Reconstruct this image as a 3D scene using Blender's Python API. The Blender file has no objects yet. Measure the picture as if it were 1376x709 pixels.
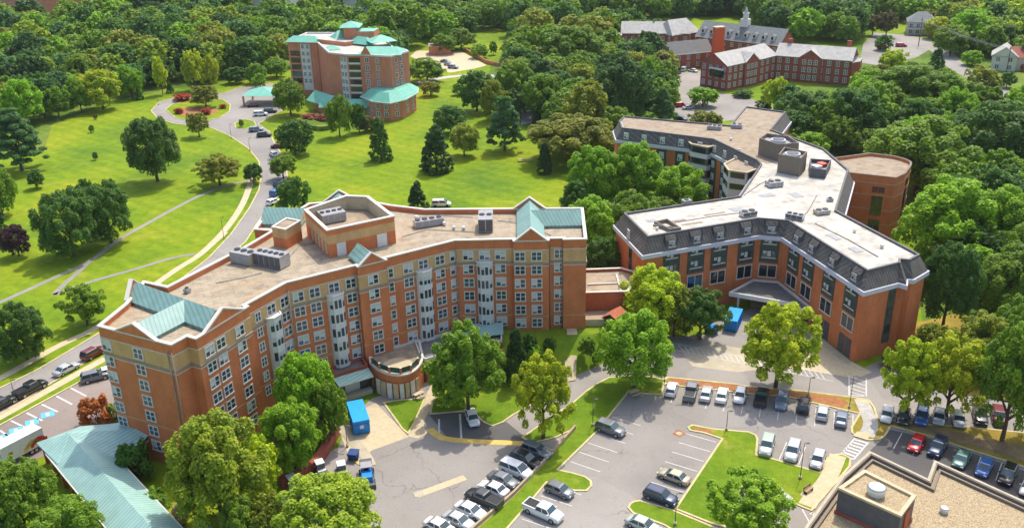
import bpy, bmesh, math, random
import numpy as np
from mathutils import Vector, Matrix
random.seed(7); rng = np.random.default_rng(7)
R = math.radians
scene = bpy.context.scene
COL = scene.collection

# ------------------------------------------------------------------ camera model (drone, 80 m up)
CF, CP, CR, CH = 1233.0, R(23.4), R(1.2), 80.0
def G(px, py, z=0.0):
    """world point at height z that a surveyed photograph position shows"""
    u = (px-688)/CF; v = (py-354.5)/CF
    u, v = u*math.cos(CR)-v*math.sin(CR), u*math.sin(CR)+v*math.cos(CR)
    d = (u, math.cos(CP)-v*math.sin(CP), -math.sin(CP)-v*math.cos(CP))
    t = (z-CH)/d[2]
    return (d[0]*t, d[1]*t)
def proj(x, y, z):
    z -= CH; Z = y*math.cos(CP)-z*math.sin(CP); u = x/Z; v = (-z*math.cos(CP)-y*math.sin(CP))/Z
    u, v = u*math.cos(CR)+v*math.sin(CR), -u*math.sin(CR)+v*math.cos(CR)
    return (688+CF*u, 354.5+CF*v)
def GP(pts, z=0.0): return [G(p[0], p[1], z) for p in pts]

cam = bpy.data.cameras.new('camera'); co = bpy.data.objects.new('camera', cam); COL.objects.link(co)
cam.sensor_width = 36; cam.lens = CF/1376*36; cam.clip_start = 1; cam.clip_end = 20000
D_ = Vector((0, -math.sin(CP), -math.cos(CP))); X_ = Vector((1, 0, 0)); F_ = Vector((0, math.cos(CP), -math.sin(CP)))
rt = math.cos(CR)*X_ + math.sin(CR)*D_; up = math.sin(CR)*X_ - math.cos(CR)*D_
m = Matrix((rt, up, -F_)).transposed().to_4x4(); m.translation = Vector((0, 0, CH)); co.matrix_world = m
scene.camera = co

# ------------------------------------------------------------------ light
SUN_EL, SUN_DIR = R(60), Vector((0.45, 0.89, 0)).normalized()
w = bpy.data.worlds.new('World'); scene.world = w; w.use_nodes = True
nt = w.node_tree; bg = nt.nodes['Background']; sk = nt.nodes.new('ShaderNodeTexSky'); sk.sky_type = 'NISHITA'
sk.sun_disc = False; sk.sun_elevation = SUN_EL; sk.sun_rotation = math.atan2(SUN_DIR.x, SUN_DIR.y)
sk.air_density = 1.0; sk.dust_density = 3.0; sk.ozone_density = .6
nt.links.new(sk.outputs[0], bg.inputs[0]); bg.inputs[1].default_value = 0.15
sl = bpy.data.lights.new('sun', 'SUN'); sl.energy = 2.1; sl.angle = R(0.6); sl.color = (1, 0.945, 0.85)
so = bpy.data.objects.new('sun', sl); COL.objects.link(so)
sd = Vector((SUN_DIR.x*math.cos(SUN_EL), SUN_DIR.y*math.cos(SUN_EL), math.sin(SUN_EL)))
so.rotation_euler = sd.to_track_quat('Z', 'Y').to_euler(); so.location = (60, 200, 200)
scene.view_settings.view_transform = 'Standard'; scene.view_settings.look = 'None'
scene.view_settings.exposure = 0.88; scene.view_settings.gamma = 1
scene.cycles.max_bounces = 5; scene.cycles.diffuse_bounces = 3; scene.cycles.glossy_bounces = 2
scene.cycles.transmission_bounces = 2; scene.cycles.transparent_max_bounces = 4
scene.cycles.use_denoising = True
try: scene.cycles.denoiser = 'OPENIMAGEDENOISE'
except Exception: pass
scene.render.use_persistent_data = False

# ------------------------------------------------------------------ materials
MATS = {}
def _mat(name):
    m = bpy.data.materials.new(name); m.use_nodes = True; MATS[name] = m
    return m, m.node_tree, m.node_tree.nodes['Principled BSDF']
def _noise(nt, scale, detail=4, rough=0.6, coord=None):
    tc = coord or nt.nodes.new('ShaderNodeTexCoord').outputs['Object']
    n = nt.nodes.new('ShaderNodeTexNoise'); n.inputs['Scale'].default_value = scale
    n.inputs['Detail'].default_value = detail; n.inputs['Roughness'].default_value = rough
    nt.links.new(tc, n.inputs['Vector']); return n.outputs['Fac']
def _ramp(nt, fac, stops):
    r = nt.nodes.new('ShaderNodeValToRGB'); e = r.color_ramp.elements
    e[0].position, e[0].color = stops[0][0], (*stops[0][1], 1); e[1].position, e[1].color = stops[-1][0], (*stops[-1][1], 1)
    for p, c in stops[1:-1]:
        k = e.new(p); k.color = (*c, 1)
    nt.links.new(fac, r.inputs[0]); return r.outputs[0]
def _mix(nt, fac, a, b, mode='MIX'):
    x = nt.nodes.new('ShaderNodeMix'); x.data_type = 'RGBA'; x.blend_type = mode
    for s, v in ((x.inputs[0], fac), (x.inputs[6], a), (x.inputs[7], b)):
        if hasattr(v, 'type'): nt.links.new(v, s)
        elif isinstance(v, (int, float)): s.default_value = v
        else: s.default_value = (*v, 1)
    return x.outputs[2]
def sc(c, k): return tuple(min(1, v*k) for v in c)
def plain(name, c, rough=0.7, var=0.12, scale=1.5, metal=0.0, spec=0.3, fine=None):
    m, nt, b = _mat(name)
    f = _noise(nt, scale, 5)
    col = _ramp(nt, f, [(0.3, sc(c, 1-var)), (0.7, sc(c, 1+var))])
    if fine:
        f2 = _noise(nt, fine[0], 2); col = _mix(nt, 1.0, col, _ramp(nt, f2, [(0.35, (1-fine[1],)*3), (0.65, (1+0*fine[1],)*3)]), 'MULTIPLY')
    nt.links.new(col, b.inputs['Base Color']); b.inputs['Roughness'].default_value = rough
    b.inputs['Metallic'].default_value = metal; b.inputs['Specular IOR Level'].default_value = spec
    return m
def brickmat(name, c, c2, band=2.56):
    m, nt, b = _mat(name)
    tc = nt.nodes.new('ShaderNodeTexCoord').outputs['Object']
    f = _noise(nt, 0.35, 6, 0.65, tc)
    col = _ramp(nt, f, [(0.3, c), (0.55, sc(c, 1.12)), (0.75, c2)])
    f2 = _noise(nt, 9, 2, 0.7, tc)
    col = _mix(nt, 1.0, col, _ramp(nt, f2, [(0.3, (.78, .78, .78)), (0.7, (1.15, 1.15, 1.15))]), 'MULTIPLY')
    mp = nt.nodes.new('ShaderNodeMapping'); nt.links.new(tc, mp.inputs[0]); mp.inputs['Scale'].default_value = (.5, .5, .22)
    f3 = _noise(nt, 1.0, 5, .7, mp.outputs[0]); col = _mix(nt, 1.0, col, _ramp(nt, f3, [(.32, (.84, .82, .8)), (.55, (1.0, 1.0, 1.0)), (.75, (1.12, 1.1, 1.08))]), 'MULTIPLY')
    # courses: thin mortar lines read by height
    sx = nt.nodes.new('ShaderNodeSeparateXYZ'); nt.links.new(tc, sx.inputs[0])
    mo = nt.nodes.new('ShaderNodeMath'); mo.operation = 'MODULO'; nt.links.new(sx.outputs['Z'], mo.inputs[0]); mo.inputs[1].default_value = 0.32
    gt = nt.nodes.new('ShaderNodeMath'); gt.operation = 'LESS_THAN'; nt.links.new(mo.outputs[0], gt.inputs[0]); gt.inputs[1].default_value = 0.05
    mu = nt.nodes.new('ShaderNodeMath'); mu.operation = 'MULTIPLY'; nt.links.new(gt.outputs[0], mu.inputs[0]); mu.inputs[1].default_value = 0.3
    col = _mix(nt, mu.outputs[0], col, sc(c2, 0.5))
    nt.links.new(col, b.inputs['Base Color']); b.inputs['Roughness'].default_value = 0.85; b.inputs['Specular IOR Level'].default_value = .15
    return m
brickmat('brick', (.58, .19, .075), (.64, .24, .105))
brickmat('brick_tan', (.58, .36, .165), (.63, .41, .2))
brickmat('brick_deep', (.33, .095, .06), (.4, .13, .085))
brickmat('brick_rust', (.43, .13, .055), (.5, .18, .08))
brickmat('brick_pink', (.56, .22, .125), (.62, .28, .17))
plain('coping', (.62, .585, .51), .7, .05)
plain('band', (.30, .25, .2), .7, .1)
plain('white', (.66, .655, .63), .5, .05)
plain('offwhite', (.66, .64, .6), .6, .07)
plain('cornice', (.56, .56, .62), .5, .06, 3)
plain('grey', (.30, .30, .31), .6, .12)
plain('darkgrey', (.10, .10, .105), .6, .15)
plain('umber', (.2, .165, .13), .7, .1)
plain('steel', (.45, .46, .48), .35, .1, 2, .6)
plain('beige', (.56, .46, .29), .8, .12, 1.2, fine=(8, .15))
plain('concrete', (.46, .40, .29), .85, .12, .6, fine=(6, .12))
plain('kerb_paint', (.55, .45, .24), .8, .2, .8)
plain('paint_white', (.60, .58, .54), .7, .18, 1.5)
plain('paint_yellow', (.68, .46, .12), .7, .2, 1.0)
plain('paint_blue', (.12, .42, .68), .6, .1)
plain('black', (.015, .015, .017), .5, .1)
plain('rubber', (.02, .02, .02), .8, .1)
plain('mulch', (.40, .17, .07), .95, .25, 1.5, fine=(9, .3))
plain('soil', (.30, .2, .1), .95, .3, .4, fine=(5, .3))
plain('bark', (.12, .085, .06), .9, .25, 3)
plain('blue_paint', (.02, .22, .62), .4, .1)
plain('blue_tarp', (.02, .33, .78), .45, .12, 2)
plain('navy_paint', (.03, .07, .2), .4, .1)
plain('red_paint', (.55, .05, .03), .4, .1)
plain('orange_red', (.62, .09, .03), .5, .1)
plain('panel_green', (.075, .092, .07), .6, .15)
plain('fence_green', (.02, .10, .075), .5, .1)
plain('roof_slate', (.21, .225, .22), .8, .2, 1.2, fine=(4, .2))
plain('roof_grey', (.46, .44, .4), .8, .18, .6, fine=(4, .15))
plain('roof_dark', (.17, .165, .155), .8, .15, .8, fine=(4, .2))
plain('roof_red', (.33, .10, .07), .8, .15)
plain('timber', (.42, .31, .19), .8, .15)
plain('siding', (.62, .60, .52), .6, .08, fine=(3, .1))
plain('blind', (.55, .56, .52), .6, .1, .3)
plain('tile_orange', (.42, .13, .06), .8, .15)
def glass(name, c, rough=.08):
    m, nt, b = _mat(name)
    oi = nt.nodes.new('ShaderNodeObjectInfo')
    col = _ramp(nt, oi.outputs['Random'], [(0, c), (1, sc(c, 2.6))])
    nt.links.new(col, b.inputs['Base Color']); b.inputs['Roughness'].default_value = rough
    b.inputs['Specular IOR Level'].default_value = .8
    return m
glass('glass', (.03, .04, .045)); glass('glass_dark', (.012, .015, .018)); glass('car_glass', (.02, .035, .04), .05)
def seam_roof(name, c, ang, pitch=.45, dark=.72, rough=.45):
    """standing seam metal: narrow ribs running at ang"""
    m, nt, b = _mat(name)
    tc = nt.nodes.new('ShaderNodeTexCoord').outputs['Object']
    mp = nt.nodes.new('ShaderNodeMapping'); nt.links.new(tc, mp.inputs[0]); mp.inputs['Rotation'].default_value = (0, 0, ang)
    sx = nt.nodes.new('ShaderNodeSeparateXYZ'); nt.links.new(mp.outputs[0], sx.inputs[0])
    mo = nt.nodes.new('ShaderNodeMath'); mo.operation = 'PINGPONG'; nt.links.new(sx.outputs['X'], mo.inputs[0]); mo.inputs[1].default_value = pitch/2
    col = _ramp(nt, mo.outputs[0], [(0.0, sc(c, dark)), (.06, sc(c, dark)), (.10, c)])
    f = _noise(nt, .5, 5, .6, tc); col = _mix(nt, 1.0, col, _ramp(nt, f, [(.3, (.86, .86, .86)), (.7, (1.1, 1.1, 1.1))]), 'MULTIPLY')
    nt.links.new(col, b.inputs['Base Color']); b.inputs['Roughness'].default_value = rough
    return m
seam_roof('teal', (.22, .38, .335), R(-30), .6)
seam_roof('teal_walk', (.31, .50, .44), R(43), .6)
seam_roof('teal_bright', (.15, .46, .34), R(20), .9, .85, .6)
def mansard_mat():
    m, nt, b = _mat('mansard')
    tc = nt.nodes.new('ShaderNodeTexCoord').outputs['Object']
    sx = nt.nodes.new('ShaderNodeSeparateXYZ'); nt.links.new(tc, sx.inputs[0])
    ad = nt.nodes.new('ShaderNodeMath'); ad.operation = 'ADD'; nt.links.new(sx.outputs[0], ad.inputs[0]); nt.links.new(sx.outputs[1], ad.inputs[1])
    mo = nt.nodes.new('ShaderNodeMath'); mo.operation = 'PINGPONG'; nt.links.new(ad.outputs[0], mo.inputs[0]); mo.inputs[1].default_value = .4
    f = _noise(nt, .7, 5, .7, tc)
    col = _ramp(nt, f, [(.3, (.085, .077, .068)), (.6, (.125, .115, .103)), (.8, (.21, .197, .178))])
    col = _mix(nt, 1.0, col, _ramp(nt, mo.outputs[0], [(0, (1.7, 1.7, 1.7)), (.05, (1.6, 1.6, 1.6)), (.09, (1, 1, 1))]), 'MULTIPLY')
    nt.links.new(col, b.inputs['Base Color']); b.inputs['Roughness'].default_value = .75; b.inputs['Specular IOR Level'].default_value = .15
mansard_mat()
def roof_mat(name, base, stain, warm, s1=.12, s2=.6):
    m, nt, b = _mat(name)
    tc = nt.nodes.new('ShaderNodeTexCoord').outputs['Object']
    a = _noise(nt, s1, 6, .65, tc); c = _noise(nt, s2, 6, .7, tc); d = _noise(nt, 7, 2, .6, tc)
    col = _ramp(nt, a, [(.3, warm), (.5, base), (.7, sc(base, 1.06))])
    col = _mix(nt, _ramp(nt, c, [(.46, (0, 0, 0)), (.66, (.8,)*3)]), col, stain)
    col = _mix(nt, 1.0, col, _ramp(nt, d, [(.35, (.84,)*3), (.65, (1.05,)*3)]), 'MULTIPLY')
    mp = nt.nodes.new('ShaderNodeMapping'); nt.links.new(tc, mp.inputs[0]); mp.inputs['Rotation'].default_value = (0, 0, R(-22))
    bk = nt.nodes.new('ShaderNodeTexBrick'); nt.links.new(mp.outputs[0], bk.inputs[0]); bk.inputs['Scale'].default_value = .22; bk.inputs['Mortar Size'].default_value = .006
    bk.inputs['Color1'].default_value = (.94, .94, .94, 1); bk.inputs['Color2'].default_value = (1.06, 1.05, 1.04, 1); bk.inputs['Mortar'].default_value = (.66, .64, .6, 1)
    col = _mix(nt, 1.0, col, bk.outputs[0], 'MULTIPLY')
    e = _noise(nt, .3, 8, .8, tc); col = _mix(nt, _ramp(nt, e, [(.6, (0, 0, 0)), (.66, (.55,)*3)]), col, sc(stain, .7))
    nt.links.new(col, b.inputs['Base Color']); b.inputs['Roughness'].default_value = .85; b.inputs['Specular IOR Level'].default_value = .15
roof_mat('roof_beige', (.40, .335, .245), (.26, .21, .155), (.40, .30, .18))
roof_mat('roof_white', (.58, .545, .475), (.33, .305, .26), (.46, .425, .36), .1, .3)
roof_mat('roof_brown', (.36, .285, .2), (.23, .17, .12), (.38, .33, .26), .2, .5)
def gravel_mat():
    m, nt, b = _mat('gravel')
    tc = nt.nodes.new('ShaderNodeTexCoord').outputs['Object']
    v = nt.nodes.new('ShaderNodeTexVoronoi'); v.inputs['Scale'].default_value = 6.5; nt.links.new(tc, v.inputs[0])
    col = _ramp(nt, v.outputs['Distance'], [(0.1, (.56, .47, .28)), (.5, (.40, .32, .18)), (.8, (.2, .15, .085))])
    v2 = _noise(nt, 2.2, 6, .8, tc); col = _mix(nt, _ramp(nt, v2, [(.42, (0, 0, 0)), (.6, (.65,)*3)]), col, (.30, .2, .12))
    nt.links.new(col, b.inputs['Base Color']); b.inputs['Roughness'].default_value = .9
gravel_mat()
def asphalt_mat(name, base, crack=.6, patch=(.8, 1.12)):
    m, nt, b = _mat(name)
    tc = nt.nodes.new('ShaderNodeTexCoord').outputs['Object']
    a = _noise(nt, .06, 6, .6, tc); d = _noise(nt, 3.5, 3, .7, tc)
    col = _ramp(nt, a, [(.3, sc(base, patch[0])), (.5, base), (.7, sc(base, patch[1]))])
    col = _mix(nt, 1.0, col, _ramp(nt, d, [(.3, (.88,)*3), (.7, (1.06,)*3)]), 'MULTIPLY')
    st = _noise(nt, .55, 4, .75, tc); col = _mix(nt, _ramp(nt, st, [(.6, (0, 0, 0)), (.72, (.4,)*3)]), col, sc(base, .55))
    st = _noise(nt, 1.6, 2, .5, tc); col = _mix(nt, _ramp(nt, st, [(.68, (0, 0, 0)), (.74, (.5,)*3)]), col, sc(base, .45))
    vc = nt.nodes.new('ShaderNodeTexVoronoi'); vc.inputs['Scale'].default_value = .06; vc.distance = 'CHEBYCHEV'; nt.links.new(tc, vc.inputs[0])
    col = _mix(nt, 1.0, col, _ramp(nt, vc.outputs['Color'], [(.2, (.93,)*3), (.8, (1.05,)*3)]), 'MULTIPLY')
    nd = nt.nodes.new('ShaderNodeTexNoise'); nd.inputs['Scale'].default_value = .35; nd.inputs['Detail'].default_value = 4; nt.links.new(tc, nd.inputs['Vector'])
    mv = nt.nodes.new('ShaderNodeVectorMath'); mv.operation = 'MULTIPLY_ADD'; nt.links.new(nd.outputs['Color'], mv.inputs[0]); mv.inputs[1].default_value = (5, 5, 0); nt.links.new(tc, mv.inputs[2])
    v = nt.nodes.new('ShaderNodeTexVoronoi'); v.feature = 'DISTANCE_TO_EDGE'; v.inputs['Scale'].default_value = .085; nt.links.new(mv.outputs[0], v.inputs['Vector'])
    k = _ramp(nt, v.outputs['Distance'], [(0.0, (crack,)*3), (.0045, (crack*.6,)*3), (.009, (0, 0, 0))])
    gate = _noise(nt, .09, 2, .5, tc); k = _mix(nt, 1.0, k, _ramp(nt, gate, [(.45, (0, 0, 0)), (.55, (1, 1, 1))]), 'MULTIPLY')
    col = _mix(nt, k, col, sc(base, .35))
    nt.links.new(col, b.inputs['Base Color']); b.inputs['Roughness'].default_value = .85; b.inputs['Specular IOR Level'].default_value = .2
asphalt_mat('asphalt', (.295, .27, .24)); asphalt_mat('asphalt_shaded', (.12, .115, .11), .4); asphalt_mat('asphalt_road', (.29, .268, .24), .3)
asphalt_mat('asphalt_fresh', (.26, .215, .185), .2)
def grass_mat(name, a, b_, c_, stripe=None, dry=.35):
    m, nt, b = _mat(name)
    tc = nt.nodes.new('ShaderNodeTexCoord').outputs['Object']
    n1 = _noise(nt, .035, 5, .6, tc); n2 = _noise(nt, .45, 6, .75, tc); n3 = _noise(nt, 5, 3, .7, tc)
    col = _ramp(nt, n1, [(.3, a), (.5, b_), (.7, c_)])
    col = _mix(nt, 1.0, col, _ramp(nt, n2, [(.3, (.62, .72, .62)), (.65, (1.14, 1.08, 1.1))]), 'MULTIPLY')
    col = _mix(nt, 1.0, col, _ramp(nt, n3, [(.3, (.78,)*3), (.7, (1.12,)*3)]), 'MULTIPLY')
    g = _noise(nt, .11, 5, .7, tc); col = _mix(nt, _ramp(nt, g, [(.58, (0, 0, 0)), (.74, (dry,)*3)]), col, (.46, .36, .10))
    if stripe:
        mp = nt.nodes.new('ShaderNodeMapping'); nt.links.new(tc, mp.inputs[0]); mp.inputs['Rotation'].default_value = (0, 0, stripe[0])
        wv = nt.nodes.new('ShaderNodeTexWave'); wv.bands_direction = 'Y'; wv.inputs['Scale'].default_value = stripe[1]; wv.inputs['Distortion'].default_value = 1.2; wv.inputs['Detail'].default_value = 3
        nt.links.new(mp.outputs[0], wv.inputs[0])
        col = _mix(nt, 1.0, col, _ramp(nt, wv.outputs['Fac'], [(.2, (.93, .95, .92)), (.8, (1.05, 1.03, 1.03))]), 'MULTIPLY')
    nt.links.new(col, b.inputs['Base Color']); b.inputs['Roughness'].default_value = .9; b.inputs['Specular IOR Level'].default_value = .1
grass_mat('grass', (.10, .19, .014), (.185, .275, .010), (.28, .315, .016), (R(38), .07))
grass_mat('lawn', (.095, .185, .012), (.155, .245, .014), (.25, .29, .022), dry=.85)
grass_mat('grass_rough', (.07, .13, .02), (.12, .2, .025), (.2, .24, .04), dry=.8)
grass_mat('mulch_grass', (.24, .18, .03), (.34, .25, .05), (.2, .2, .03), dry=.9)
def leaf_mat():
    m, nt, b = _mat('leaf')
    oi = nt.nodes.new('ShaderNodeObjectInfo'); ge = nt.nodes.new('ShaderNodeNewGeometry')
    v = _ramp(nt, ge.outputs['Random Per Island'], [(0, (.72, .76, .74)), (.5, (1.05, 1.05, 1)), (1, (1.5, 1.4, 1.0))])
    col = _mix(nt, 1.0, oi.outputs['Color'], v, 'MULTIPLY')
    tc = nt.nodes.new('ShaderNodeTexCoord').outputs['Object']
    f = _noise(nt, 2.2, 3, .6, tc); col = _mix(nt, 1.0, col, _ramp(nt, f, [(.35, (.72, .8, .8)), (.65, (1.2, 1.12, 1.0))]), 'MULTIPLY')
    nt.links.new(col, b.inputs['Base Color']); b.inputs['Roughness'].default_value = .55; b.inputs['Specular IOR Level'].default_value = .25
    tr = nt.nodes.new('ShaderNodeBsdfTranslucent'); nt.links.new(_mix(nt, 1.0, col, (1.25, 1.35, .5), 'MULTIPLY'), tr.inputs[0])
    mx = nt.nodes.new('ShaderNodeMixShader'); mx.inputs[0].default_value = .38
    nt.links.new(b.outputs[0], mx.inputs[1]); nt.links.new(tr.outputs[0], mx.inputs[2])
    nt.links.new(mx.outputs[0], nt.nodes['Material Output'].inputs[0])
leaf_mat()
def car_mat():
    m, nt, b = _mat('car_paint'); oi = nt.nodes.new('ShaderNodeObjectInfo')
    nt.links.new(oi.outputs['Color'], b.inputs['Base Color']); b.inputs['Roughness'].default_value = .32; b.inputs['Metallic'].default_value = .15
    b.inputs['Coat Weight'].default_value = .6; b.inputs['Coat Roughness'].default_value = .06
car_mat()
plain('rim', (.42, .43, .44), .3, .05, 3, .7); plain('lamp_clear', (.7, .72, .74), .15, .02); plain('lamp_red', (.5, .02, .02), .3, .05)

# ------------------------------------------------------------------ object helpers
ORG = {}
def root(name, loc, label, cat, group=None, kind=None, rz=0):
    o = bpy.data.objects.new(name, None); COL.objects.link(o); o.location = loc; o.rotation_euler = (0, 0, rz)
    o.empty_display_size = .5; o['label'] = label; o['category'] = cat
    if group: o['group'] = group
    if kind: o['kind'] = kind
    ORG[o.name] = Vector(loc); return o
def origin(o): return ORG.get(o.name, Vector((0, 0, 0))) if o else Vector((0, 0, 0))
def tag(o, label=None, cat=None, group=None, kind=None):
    if label: o['label'] = label
    if cat: o['category'] = cat
    if group: o['group'] = group
    if kind: o['kind'] = kind
    return o
def cross_z(a, b, c): return (b[0]-a[0])*(c[1]-a[1])-(b[1]-a[1])*(c[0]-a[0])
def area(p): return sum(p[i][0]*p[(i+1) % len(p)][1]-p[(i+1) % len(p)][0]*p[i][1] for i in range(len(p)))/2
def ccw(p): return list(p) if area(p) > 0 else list(p)[::-1]
def inset(poly, d):
    """offset a ccw polygon inwards by d (negative: outwards), mitred"""
    n = len(poly); out = []
    for i in range(n):
        a, b, c = Vector(poly[i-1][:2]), Vector(poly[i][:2]), Vector(poly[(i+1) % n][:2])
        e1 = (b-a).normalized(); e2 = (c-b).normalized()
        n1 = Vector((-e1.y, e1.x)); n2 = Vector((-e2.y, e2.x)); s = n1+n2
        if s.length < 1e-5: s = n1
        s.normalize(); k = max(.35, s.dot(n1)); q = b+s*(d/k); out.append((q.x, q.y))
    return out
class MB:
    def __init__(s): s.v = []; s.f = []; s.m = []; s.mats = []; s.sm = []
    def mi(s, mat):
        if mat not in s.mats: s.mats.append(mat)
        return s.mats.index(mat)
    def face(s, pts, mat, sm=False):
        k = len(s.v); s.v += [tuple(p) for p in pts]; s.f.append(list(range(k, k+len(pts)))); s.m.append(s.mi(mat)); s.sm.append(sm)
    def sheet(s, poly, z, mat):
        s.face([(p[0], p[1], z) for p in ccw(poly)], mat)
    def prism(s, poly, z0, z1, mat, top=None, bottom=False):
        p = ccw(poly); n = len(p); k = len(s.v); s.v += [(a, b, z0) for a, b in p]+[(a, b, z1) for a, b in p]
        for i in range(n):
            j = (i+1) % n; s.f.append([k+i, k+j, k+n+j, k+n+i]); s.m.append(s.mi(mat)); s.sm.append(False)
        if top is not False: s.f.append([k+n+i for i in range(n)]); s.m.append(s.mi(top or mat)); s.sm.append(False)
        if bottom: s.f.append([k+i for i in range(n)][::-1]); s.m.append(s.mi(mat)); s.sm.append(False)
    def taper(s, p0, z0, p1, z1, mat, top=None):
        n = len(p0); k = len(s.v); s.v += [(a, b, z0) for a, b in p0]+[(a, b, z1) for a, b in p1]
        for i in range(n):
            j = (i+1) % n; s.f.append([k+i, k+j, k+n+j, k+n+i]); s.m.append(s.mi(mat)); s.sm.append(False)
        if top: s.f.append([k+n+i for i in range(n)]); s.m.append(s.mi(top)); s.sm.append(False)
    def ring(s, poly, t, z0, z1, mat, out=0.0):
        """closed ribbon: from `out` outside the outline to t inside it"""
        p = ccw(poly); a = inset(p, -out) if out else p; b = inset(p, t); n = len(a); k = len(s.v)
        s.v += [(x, y, z0) for x, y in a]+[(x, y, z1) for x, y in a]+[(x, y, z1) for x, y in b]+[(x, y, z0) for x, y in b]
        for i in range(n):
            j = (i+1) % n
            for q in ([i, j, n+j, n+i], [n+i, n+j, 2*n+j, 2*n+i], [2*n+i, 2*n+j, 3*n+j, 3*n+i], [3*n+i, 3*n+j, j, i]):
                s.f.append([k+x for x in q]); s.m.append(s.mi(mat)); s.sm.append(False)
    def box(s, c, h, mat, rz=0.0, top=None):
        cx, cy, cz = c; a, b, d = h; co_, si = math.cos(rz), math.sin(rz)
        p = [(cx+x*co_-y*si, cy+x*si+y*co_) for x, y in ((-a, -b), (a, -b), (a, b), (-a, b))]
        s.prism(p, cz-d, cz+d, mat, top, True)
    def bar(s, p0, p1, w, h, mat):
        """box beam from p0 to p1, w wide and h high, its top at the points' z"""
        a, b = Vector(p0), Vector(p1); d = (b-a); n = Vector((-d.y, d.x, 0)).normalized()*w/2; u = Vector((0, 0, h))
        q = [a-n-u, a+n-u, a+n, a-n, b-n-u, b+n-u, b+n, b-n]; k = len(s.v); s.v += [tuple(x) for x in q]
        for f in ([0, 1, 2, 3], [7, 6, 5, 4], [0, 4, 5, 1], [1, 5, 6, 2], [2, 6, 7, 3], [3, 7, 4, 0]):
            s.f.append([k+x for x in f]); s.m.append(s.mi(mat)); s.sm.append(False)
    def cyl(s, c, r, z0, z1, mat, n=16, r1=None, top=None, sm=True):
        r1 = r if r1 is None else r1; k = len(s.v)
        for i in range(n): a = 2*math.pi*i/n; s.v.append((c[0]+r*math.cos(a), c[1]+r*math.sin(a), z0))
        for i in range(n): a = 2*math.pi*i/n; s.v.append((c[0]+r1*math.cos(a), c[1]+r1*math.sin(a), z1))
        for i in range(n):
            j = (i+1) % n; s.f.append([k+i, k+j, k+n+j, k+n+i]); s.m.append(s.mi(mat)); s.sm.append(sm)
        s.f.append([k+n+i for i in range(n)]); s.m.append(s.mi(top or mat)); s.sm.append(False)
        s.f.append([k+i for i in range(n)][::-1]); s.m.append(s.mi(mat)); s.sm.append(False)
    def tube(s, pts, radii, mat, n=7):
        k0 = len(s.v); P = [Vector(p) for p in pts]
        for i, p in enumerate(P):
            d = (P[min(i+1, len(P)-1)]-P[max(i-1, 0)]).normalized(); u = d.orthogonal().normalized(); v = d.cross(u)
            for j in range(n): a = 2*math.pi*j/n; s.v.append(tuple(p+(u*math.cos(a)+v*math.sin(a))*radii[i]))
        for i in range(len(P)-1):
            for j in range(n):
                a, b = k0+i*n+j, k0+i*n+(j+1) % n; s.f.append([a, b, b+n, a+n]); s.m.append(s.mi(mat)); s.sm.append(True)
        s.f.append([k0+(len(P)-1)*n+j for j in range(n)]); s.m.append(s.mi(mat)); s.sm.append(False)
    def mesh(s, name, org=(0, 0, 0)):
        me = bpy.data.meshes.new(name); o = Vector(org)
        me.from_pydata([(v[0]-o.x, v[1]-o.y, v[2]-o.z) for v in s.v], [], s.f)
        for n_ in s.mats: me.materials.append(MATS[n_])
        me.polygons.foreach_set('material_index', s.m); me.polygons.foreach_set('use_smooth', s.sm); me.update(); return me
    def build(s, name, parent=None, org=None):
        o = bpy.data.objects.new(name, s.mesh(name, origin(parent) if org is None else org)); COL.objects.link(o)
        if parent: o.parent = parent; ORG[o.name] = origin(parent)
        elif org is not None: o.location = org
        return o
def gable(mb, c, ang, L, W, z0, z1, mat, wall=None, hip=0.0, over=0.4):
    """pitched roof, ridge along ang; c centre, L length, W width"""
    ca, sa = math.cos(ang), math.sin(ang)
    def T(x, y, z): return (c[0]+x*ca-y*sa, c[1]+x*sa+y*ca, z)
    l, w_ = L/2+over, W/2+over; r = l-hip if hip else l
    t = .12; dz = (z1-z0)/(W/2)*over
    mb.face([T(-l, -w_, z0-dz), T(l, -w_, z0-dz), T(r, 0, z1), T(-r, 0, z1)], mat)
    mb.face([T(l, w_, z0-dz), T(-l, w_, z0-dz), T(-r, 0, z1), T(r, 0, z1)], mat)
    if hip:
        mb.face([T(l, -w_, z0-dz), T(l, w_, z0-dz), T(r, 0, z1)], mat); mb.face([T(-l, w_, z0-dz), T(-l, -w_, z0-dz), T(-r, 0, z1)], mat)
    mb.face([T(-l, -w_, z0-dz-.01), T(-l, w_, z0-dz-.01), T(l, w_, z0-dz-.01), T(l, -w_, z0-dz-.01)], mat)
    if wall and not hip:
        for s_ in (-1, 1):
            mb.face([T(s_*L/2, -W/2, z0), T(s_*L/2, W/2, z0), T(s_*L/2, 0, z1-.08)], wall)
def copy_tree(o, loc=None, rz=None, parent=None):
    c = o.copy(); COL.objects.link(c)
    if parent: c.parent = parent
    if loc is not None: c.location = loc
    if rz is not None: c.rotation_euler = (0, 0, rz)
    for ch in list(o.children): copy_tree(ch, parent=c)
    return c
def inst(mesh, name, parent, loc, rz=0.0):
    o = bpy.data.objects.new(name, mesh); COL.objects.link(o)
    if parent: o.parent = parent
    o.location = loc; o.rotation_euler = (0, 0, rz); return o
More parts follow.
